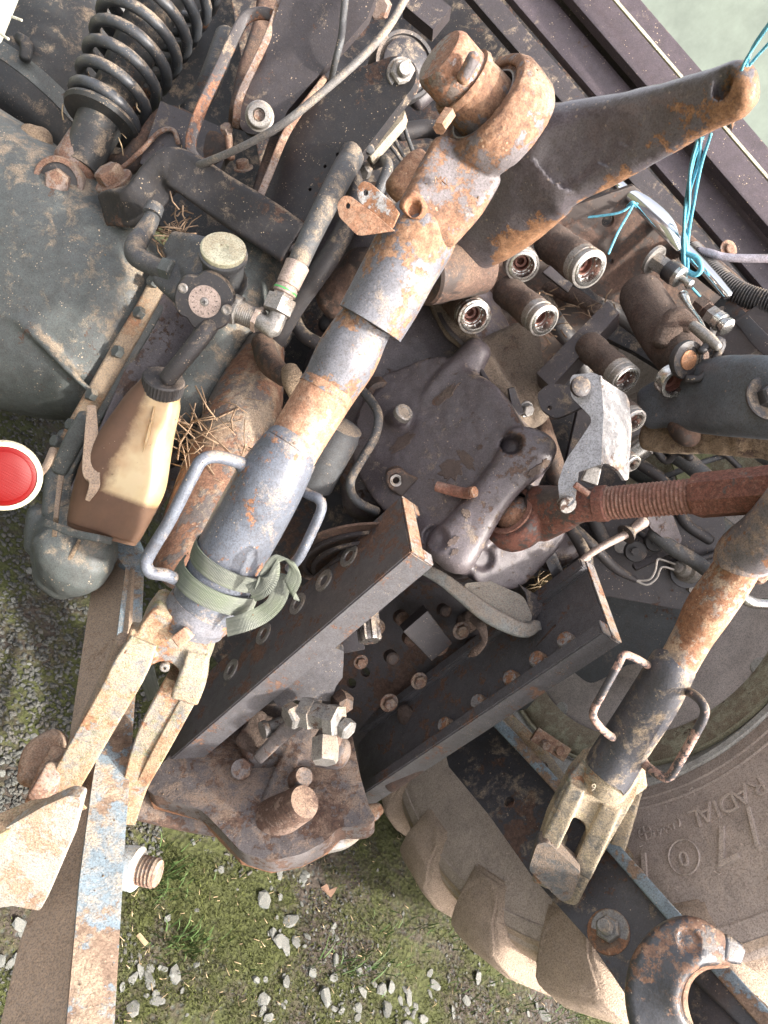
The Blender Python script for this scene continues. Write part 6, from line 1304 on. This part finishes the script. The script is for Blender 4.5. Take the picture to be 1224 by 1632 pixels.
part('round_edge', m['dark'], fr, sweep(MB(), [(404, 350, 1.29, 10), (440, 376, 1.285, 11), (468, 398, 1.28, 9)], n=16))
# suspension arm with bush
sa_ = thing('suspension_arm', 'black flat arm with scraped mud carrying a big rubber bush and bright nut', 'suspension arm', (520, 250, 1.3))
plate('arm_plate', m['black'], sa_, [(402, 350), (455, 220), (515, 130), (595, 100, 20), (632, 86, 26), (664, 100, 20), (664, 132, 20), (640, 162), (470, 385, 10), (455, 390)], Plane((540, 230, 1.285), n=ax(-.4, -.1, 20)), .02, .003, holes=[(538, 246, 3), (518, 265, 3), (494, 302, 3)])
part('arm_flange', m['boltrust'], sa_, sweep(MB(), [(402, 345, 1.29, 6, 16), (430, 275, 1.29, 6, 16), (460, 205, 1.30, 6, 16), (515, 128, 1.31, 5, 14)], e=4, n=12))
bb = ax(.25, .15, 22); c = P(647, 103, 1.345)
part('bush_housing', m['rubber'], sa_, MB().lathe(c-bb*.05, bb, [(0, .050), (.0, .058), (.045, .060), (.05, .057), (.05, .051), (.044, .050), (.044, 0)], 48), sharp=40)
part('bush_rubber', m['knob'], sa_, MB().lathe(c-bb*.004, bb, [(0, .044), (.006, .044), (.008, .040), (.008, 0)], 30))
part('bush_arm', m['dark'], sa_, sweep(MB(), [(660, 150, 1.40, 26, 18), (700, 125, 1.40, 20, 16), (735, 105, 1.42, 20, 16)], e=3))
bolt('bush_nut', m['zinc'], sa_, P(640, 118, 1.262), ax(.1, .15, 18), .022, .014, washer=.026, stub=.016, stub_r=.012)
# upper plate arm
ua = thing('upper_link_plate', 'dark speckled plate arm with an allen bolt in its rounded foot', 'link plate', (415, 185, 1.3))
plate('plate', m['dark'], ua, [(378, 190, 20), (392, 150), (470, -60), (620, -60), (585, 30), (455, 180, 10), (450, 205, 14), (420, 216, 16), (388, 212, 16)], Plane((450, 100, 1.30), n=ax(-.1, .1, 12)), .02, .003)
part('plate_edge', m['boltrust'], ua, sweep(MB(), [(376, 195, 1.31, 6, 16), (384, 150, 1.31, 6, 16), (430, 50, 1.31, 6, 16), (465, -60, 1.31, 6, 16)], e=4, n=12))
ab = ax(.05, .2, 20); c = P(414, 186, 1.285)
part('allen_bolt', m['zinc'], ua, MB().lathe(c, ab, [(0, .020), (.001, .0245), (.006, .025), (.008, .022), (.020, .020), (.022, .018), (.022, .011), (.012, .010), (.012, 0)], 30), sharp=35)
part('hex_socket', m['boltrust'], ua, MB().lathe(c+ab*.0125, ab, [(0, .0098), (.004, .0098), (.004, .008), (.001, .007), (.001, 0)], 6))
lb = thing('bent_guard_bar', 'rusty bent flat bar looping above the black frame', 'bar', (310, 240, 1.3))
part('bar', metal('rust_top_bar', (.055, .050, .052), .5, .2, .45, ((.09, .04, .025), (.20, .09, .05), (.30, .17, .11))), lb, sweep(MB(), [(330, 262, 1.34, 7, 16), (312, 252, 1.32, 8, 16), (304, 228, 1.31, 9, 16), (318, 180, 1.31, 9, 16), (350, 110, 1.32, 9, 16), (378, 50, 1.33, 9, 16), (396, 26, 1.33, 9, 16), (425, 22, 1.33, 9, 16), (444, 36, 1.34, 9, 16), (436, 60, 1.36, 8, 14)], e=4.5, n=16))
part('rear_bracket', m['darkbrown'], body, sweep(MB(), [(395, 190, 1.42, 30, 20), (405, 120, 1.46, 26, 20), (430, 40, 1.5, 26, 20), (440, -40, 1.5, 26, 20)], e=3.4, n=16))
part('rear_frame', m['darkbrown'], body, sweep(MB(), [(410, 330, 1.38, 16, 20), (450, 220, 1.42, 18, 20), (500, 110, 1.46, 18, 20), (560, 20, 1.5, 18, 20)], e=3.4, n=16))
part('frame_tube', m['tank'], body, sweep(MB(), [(300, 180, 1.55, 16), (330, 140, 1.6, 18), (360, 60, 1.7, 18)], n=16))
bolt('frame_bolt', m['boltrust'], body, P(606, 10, 1.36), ax(-.2, .5, 40), .022, .018)
part('clamp_block', m['dark'], body, MB().box(P(680, 20, 1.5), RT*.03-UP*.025, (UP*.022+RT*.018), fwd*.02))
# thin cables
cb = thing('thin_cable', 'thin dusty black cable sweeping from the frame to the top edge', 'cable', (430, 210, 1.22))
cm = metal('dusty_cable', (.13, .125, .12), 0, .45, .6, BROWN)
part('cable', cm, cb, sweep(MB(), [(296, 268, 1.30, 5), (330, 258, 1.26, 6), (390, 232, 1.22, 6), (450, 198, 1.2, 6.5), (520, 142, 1.2, 6.5), (580, 88, 1.2, 6.5), (620, 42, 1.2, 6.5), (656, -20, 1.2, 6.5)], n=12))
part('cable_tie', m['hosedark'], cb, sweep(MB(), [(296, 268, 1.29, 4), (312, 268, 1.29, 7), (318, 262, 1.28, 5)], n=8))
c3 = thing('second_cable', 'short straight black cable hanging in front of the plate arm', 'cable', (540, 60, 1.22))
part('cable', m['hose'], c3, sweep(MB(), [(552, -20, 1.24, 6), (548, 20, 1.24, 6), (544, 60, 1.25, 6), (534, 100, 1.27, 5.5), (528, 128, 1.3, 5)], n=12))
# grease block
gk = thing('grease_manifold', 'small pale block with grease nipples and thin pipes', 'manifold', (612, 208, 1.3))
plate('block', metal('manifold_tan', (.30, .27, .21), .05, .4, .5, BROWN), gk, [(571, 232, 2), (598, 205), (605, 190), (634, 166, 3), (646, 176, 3), (642, 190), (590, 250, 4), (583, 246)], Plane((610, 208, 1.29), n=ax(-.2, -.2, 20)), .022, .002)
for x, y in ((631, 182), (608, 208)): part('nipple', m['disc'], gk, MB().lathe(P(x, y, 1.288), ax(.1, .3, 30), [(0, .006), (.008, .006), (.010, .004), (.014, .0045), (.015, 0)], 12))
part('blue_cap', m['hose'], gk, MB().lathe(P(589, 238, 1.285), ax(0, .3, 25), [(0, .009), (.012, .009), (.016, .006), (.017, 0)], 16))
for pts in ([(640, 190, 1.32, 3.6), (650, 220, 1.32, 3.6), (661, 250, 1.32, 3.6)], [(622, 212, 1.33, 3.6), (634, 232, 1.33, 3.6), (648, 258, 1.34, 3.6)], [(612, 220, 1.33, 3.6), (630, 242, 1.33, 3.6), (645, 262, 1.34, 3.6)]):
    part('pipe', m['hose'], gk, sweep(MB(), pts, n=10))
pb = thing('pipe_bundle', 'bent grey pipe and steel unions behind the lift rod top', 'pipe', (610, 280, 1.35))
part('bent_pipe', m['hose'], pb, sweep(MB(), [(596, 330, 1.30, 8), (606, 300, 1.29, 9), (618, 268, 1.29, 9), (612, 256, 1.31, 9), (596, 262, 1.34, 9)], n=16))
bolt('union', m['zinc'], pb, P(582, 270, 1.34), ax(-.3, .6, 50), .015, .016); bolt('union', m['darkbrown'], pb, P(600, 302, 1.36), ax(-.3, .6, 50), .015, .02)
part('rust_block', m['armeye'], pb, sweep(MB(), [(640, 300, 1.14, 26, 26), (660, 275, 1.14, 26, 26), (670, 262, 1.15, 20, 20)], e=3.4, n=18))
part('rear_hose', m['hosedark'], pb, sweep(MB(), [(640, 210, 1.5, 14), (690, 206, 1.5, 14), (720, 230, 1.48, 14), (730, 262, 1.46, 14)], n=14))
# ================================================================== clutter between top link and tyre
tr = tpart('top_frame_tubes', 'bundle of grey tubes and cables seen under the broad lift arm', 'tubes', (1100, 740, 1.5))
part('tube', m['axle'], tr, sweep(MB(), [(1005, 740, 1.5, 18), (1080, 790, 1.45, 18), (1160, 850, 1.42, 18), (1240, 900, 1.4, 18)], n=18))
part('tube', m['hose'], tr, sweep(MB(), [(1065, 716, 1.42, 16), (1100, 740, 1.40, 15), (1140, 775, 1.38, 14)], n=18))
part('cable', m['hosedark'], tr, sweep(MB(), [(1040, 712, 1.4, 6), (1062, 735, 1.4, 6), (1080, 720, 1.38, 6), (1100, 730, 1.36, 6)], n=10))
part('tube', m['axle'], tr, sweep(MB(), [(1190, 700, 1.46, 18), (1240, 735, 1.46, 18), (1290, 770, 1.46, 18)], n=18))
part('cable', m['hose'], tr, sweep(MB(), [(1060, 760, 1.45, 5), (1110, 740, 1.45, 5), (1170, 722, 1.45, 5)], n=10)); part('cable', m['hosedark'], tr, sweep(MB(), [(1135, 708, 1.44, 5), (1160, 728, 1.44, 5), (1178, 745, 1.44, 5)], n=10))
part('roller', m['chrome'], tr, MB().lathe(P(1006, 724, 1.40), ax(.7, -.6, 70), [(0, .024), (.03, .024), (.034, .02), (.05, .02)], 24))
plate('gap_backdrop', yellowgreen, tr, [(1060, 700), (1290, 690), (1290, 850), (1100, 830)], Plane((1160, 760, 1.75)), .01, .001)  # stands in for the pale green view through the gap
dk = tpart('bracket_plate', 'dark triangular bracket plate with rubber washers, sensor and cables', 'bracket', (1040, 900, 1.4))
plate('plate', m['dark'], dk, [(930, 870), (1000, 790), (1150, 770), (1160, 900), (1110, 970), (1080, 972), (935, 945)], Plane((1040, 900, 1.40), n=ax(-.2, .1, 12)), .02, .003, holes=[(992, 872, 12)])
plate('gusset', m['housing'], dk, [(1030, 815, 6), (1070, 815), (1088, 862, 6), (1078, 872, 4), (1036, 842, 6)], Plane((1060, 845, 1.30), n=ax(.2, .2, 20)), .01, .002)
plate('gusset', m['dark'], dk, [(1008, 898, 3), (1065, 872), (1074, 880, 2), (1014, 908, 3)], Plane((1040, 890, 1.355), n=ax(-.2, -.3, 20)), .016, .002)
for x, y, r in ((1013, 879, .0195), (1044, 864, .018)):
    part('rubber_washer', m['rubber'], dk, MB().lathe(P(x, y, 1.35), ax(-.1, 0, 12), [(-.02, r), (.004, r), (.006, r*.92), (.006, r*.4), (.012, r*.4), (.012, 0)], 28), sharp=35)
part('bolt_disc', m['rubber'], dk, MB().lathe(P(1012, 879, 1.34), ax(-.1, 0, 12), [(0, .007), (.004, .007), (.004, 0)], 6), sharp=20)
part('sensor', m['zinc'], dk, MB().lathe(P(1092, 908, 1.345), ax(-.9, -.25, 60), [(-.02, .022), (0, .022), (.002, .015), (.016, .014), (.018, .009), (.03, .009), (.032, 0)], 22), sharp=30)
part('sensor_grommet', m['knob'], dk, MB().lathe(P(1094, 912, 1.37), ax(-.1, 0, 10), [(0, .030), (.005, .029), (.005, 0)], 24))
wire = plain('bare_wire', (.45, .42, .38), .35, metallic=.6)
for pts in ([(1078, 900, 1.33, 1.8), (1058, 893, 1.33, 1.8), (1048, 892, 1.33, 1.8), (1044, 910, 1.33, 1.8), (1034, 924, 1.33, 1.8), (1010, 925, 1.34, 1.8)], [(1075, 908, 1.33, 1.8), (1055, 904, 1.33, 1.8), (1046, 922, 1.33, 1.8), (1030, 932, 1.33, 1.8), (1008, 922, 1.34, 2)]):
    part('wire', wire, dk, sweep(MB(), pts, n=7))
part('small_bolt', m['zinc'], dk, MB().lathe(P(1100, 938, 1.39), ax(.2, .1, 15), [(0, .008), (.008, .008), (.009, 0)], 10))
part('cable', m['hosedark'], dk, sweep(MB(), [(915, 842, 1.3, 9), (945, 870, 1.3, 9), (980, 905, 1.32, 8), (1012, 924, 1.34, 5)], n=12))
part('cable', m['hosedark'], dk, sweep(MB(), [(908, 842, 1.28, 9), (926, 870, 1.27, 10), (936, 895, 1.26, 10), (934, 920, 1.27, 9)], n=12))
part('tube', m['hose'], dk, sweep(MB(), [(1042, 850, 1.32, 12), (1070, 872, 1.31, 12), (1110, 896, 1.30, 12), (1135, 915, 1.28, 12)], n=16))
part('strut', m['disc'], dk, sweep(MB(), [(896, 922, 1.25, 6), (945, 880, 1.24, 6), (1000, 850, 1.24, 7), (1025, 832, 1.24, 10)], n=12))
part('funnel', m['dark'], dk, MB().lathe(P(1000, 850, 1.24), ax(-.8, .5, 70), [(-.03, .009), (-.01, .010), (.0, .016), (.004, .018), (.004, 0)], 22))
part('link_pin', m['disc'], dk, sweep(MB(), [(895, 920, 1.26, 5), (915, 905, 1.25, 6), (938, 890, 1.24, 4)], n=10))
part('dark_strap', m['knob'], dk, MB().box(P(884, 905, 1.28), RT*.010+UP*.004, UP*.022-RT*.010, fwd*.006))
sb = thing('small_bottle', 'second small stained plastic bottle with black cap beyond the rail top', 'bottle', (905, 940, 1.38))
part('body', metal('stained_small_bottle', (.62, .50, .28), .3, .25, .4, ORANGE), sb, sweep(MB(), [(884, 962, 1.36, 46, 34), (893, 948, 1.35, 42, 34), (908, 930, 1.33, 30, 26), (914, 922, 1.33, 22, 20)], e=2.8, n=26))
part('cap', m['rubber'], sb, MB().lathe(P(920, 918, 1.32), ax(.5, -.5, 35), [(-.01, .022), (.0, .024), (.014, .024), (.017, .021), (.017, 0)], 30), sharp=35)
part('neck_cable', m['hosedark'], sb, sweep(MB(), [(924, 912, 1.29, 9), (934, 912, 1.28, 9), (938, 900, 1.27, 9)], n=12))
lk = tpart('dark_panel', 'large dim panel and axle flank behind the rail top next to the rim', 'panel', (1000, 1000, 1.6))
plate('panel', metal('dim_flank', (.05, .058, .064), .02, .25, .5, BROWN, dustcol=(.28, .22, .17)), lk, [(900, 935), (935, 942), (1090, 970), (1120, 940), (1150, 960), (1080, 1050), (1000, 1060), (965, 1080, 14), (940, 1092, 14), (900, 1060), (840, 1130), (760, 1150), (780, 1050)], Plane((1000, 1000, 1.52), n=ax(-.3, .2, 20)), .03, .006)
part('round_arm', m['housing'], lk, sweep(MB(), [(870, 880, 1.36, 34, 24), (905, 862, 1.36, 30, 22)], e=2.6, n=20))
cp = thing('chrome_elbow', 'short chrome pipe fitting beside the tan rust shaft', 'pipe fitting', (1210, 960, 1.2))
part('tube', m['chrome'], cp, sweep(MB(), [(1176, 944, 1.15, 8), (1190, 956, 1.15, 10), (1210, 962, 1.15, 9), (1260, 962, 1.15, 9)], n=16)); part('nut', m['boltrust'], cp, sweep(MB(), [(1196, 905, 1.05, 14), (1212, 918, 1.05, 14)], e=3, n=8))

# hoses and pipes that fill the gaps behind the couplers and the rod
hb = thing('hose_bundle', 'tangled dark hydraulic hoses running behind the couplings', 'hoses', (900, 500, 1.45))
for k, (pts, r_, mt) in enumerate((
    ([(860, 470, 1.46), (890, 520, 1.44), (920, 560, 1.46), (940, 640, 1.5)], 15, 'hosedark'), ([(905, 440, 1.44), (940, 480, 1.42), (985, 500, 1.44), (1040, 540, 1.48)], 14, 'rubber'),
    ([(870, 455, 1.45), (925, 475, 1.42), (960, 500, 1.42)], 13, 'fuzz'), ([(700, 400, 1.5), (730, 450, 1.46), (720, 520, 1.46), (680, 560, 1.5)], 15, 'hosedark'),
    ([(620, 300, 1.5), (600, 380, 1.48), (560, 450, 1.46), (520, 520, 1.46)], 14, 'rubber'), ([(470, 500, 1.44), (450, 540, 1.42), (400, 600, 1.42), (380, 660, 1.44)], 13, 'hosedark'),
    ([(880, 760, 1.42), (930, 800, 1.40), (960, 860, 1.4)], 12, 'rubber'), ([(1020, 740, 1.42), (1060, 770, 1.4), (1090, 830, 1.38), (1130, 860, 1.38)], 9, 'hosedark'),
    ([(850, 640, 1.4), (870, 700, 1.38), (890, 760, 1.38)], 16, 'darkbrown'), ([(1180, 860, 1.4), (1120, 890, 1.36), (1060, 880, 1.36), (1020, 850, 1.38)], 5, 'hosedark'))):
    part('hose', m[mt], hb, sweep(MB(), [(x, y, d, r_) for x, y, d in pts], n=14))
hn = thing('hitch_bolts', 'row of rusty bolt heads and a dark spring clip between the rails', 'bolts', (640, 1000, 1.4))
for (x, y, d, r_) in ((600, 1000, 1.40, .012), (575, 1055, 1.40, .010), (700, 1030, 1.38, .013), (735, 1005, 1.36, .012), (668, 1085, 1.40, .012), (620, 1120, 1.42, .013), (780, 960, 1.34, .011)):
    bolt('bolt', m['boltrust'], hn, P(x, y, d), ax(.2, .1, 20), r_, r_*.8, washer=r_*1.4)
# ================================================================== crumbs of dirt that lie on everything flat
def crumbs():
    bpy.context.view_layer.update(); dg = bpy.context.evaluated_depsgraph_get(); rs = np.random.RandomState(77); V = []; Fc = []; n = 0
    tet = np.array([(1, 0, -.5), (-.5, .87, -.5), (-.5, -.87, -.5), (.1, .1, .8), (.6, .5, .2)]); tf = np.array([(0, 1, 4), (1, 3, 4), (3, 0, 4), (1, 2, 3), (2, 0, 3), (0, 2, 1)])
    for k in range(15000):
        x, y = rs.uniform(-.15, 1.5), rs.uniform(.35, 1.75)
        o = Vector((x, y, rs.choice([1.0, 1.25, 1.6])))
        dn = noise.noise(Vector((x*9, y*9, 5)))
        if dn < -.05 and rs.rand() < .8: continue
        ok, loc, nr, _, ob, _ = sc.ray_cast(dg, o, Vector((rs.uniform(-.2, .2), rs.uniform(-.2, .2), -1)).normalized())
        if not ok or nr.z < .45 or loc.z < .08 or ob is None: continue
        if ob.name.split('.')[0] in ('window_glass', 'cap', 'knob', 'head', 'coil', 'strand', 'straw', 'straw_chaff', 'shaft', 'lens', 'cable', 'forged_arm', 'band', 'hook_side', 'hook_face'): continue
        s = rs.choice([.0006, .0009, .0013, .0020], p=[.4, .35, .18, .07]); sc3 = rs.uniform(.6, 1.3, 3)
        a = rs.uniform(0, 6.3); R_ = np.array([[math.cos(a), -math.sin(a), 0], [math.sin(a), math.cos(a), 0], [0, 0, 1]])
        V.append((tet*sc3)@R_.T*s + np.array(loc)+[0, 0, s*.4]); Fc.append(tf+n*5); n += 1
    tag(mesh_np('dirt_crumbs', np.vstack(V), np.vstack(Fc), m['mud']), 'loose crumbs of dry dirt lying on the castings and bars', 'dirt', 'stuff')
crumbs()
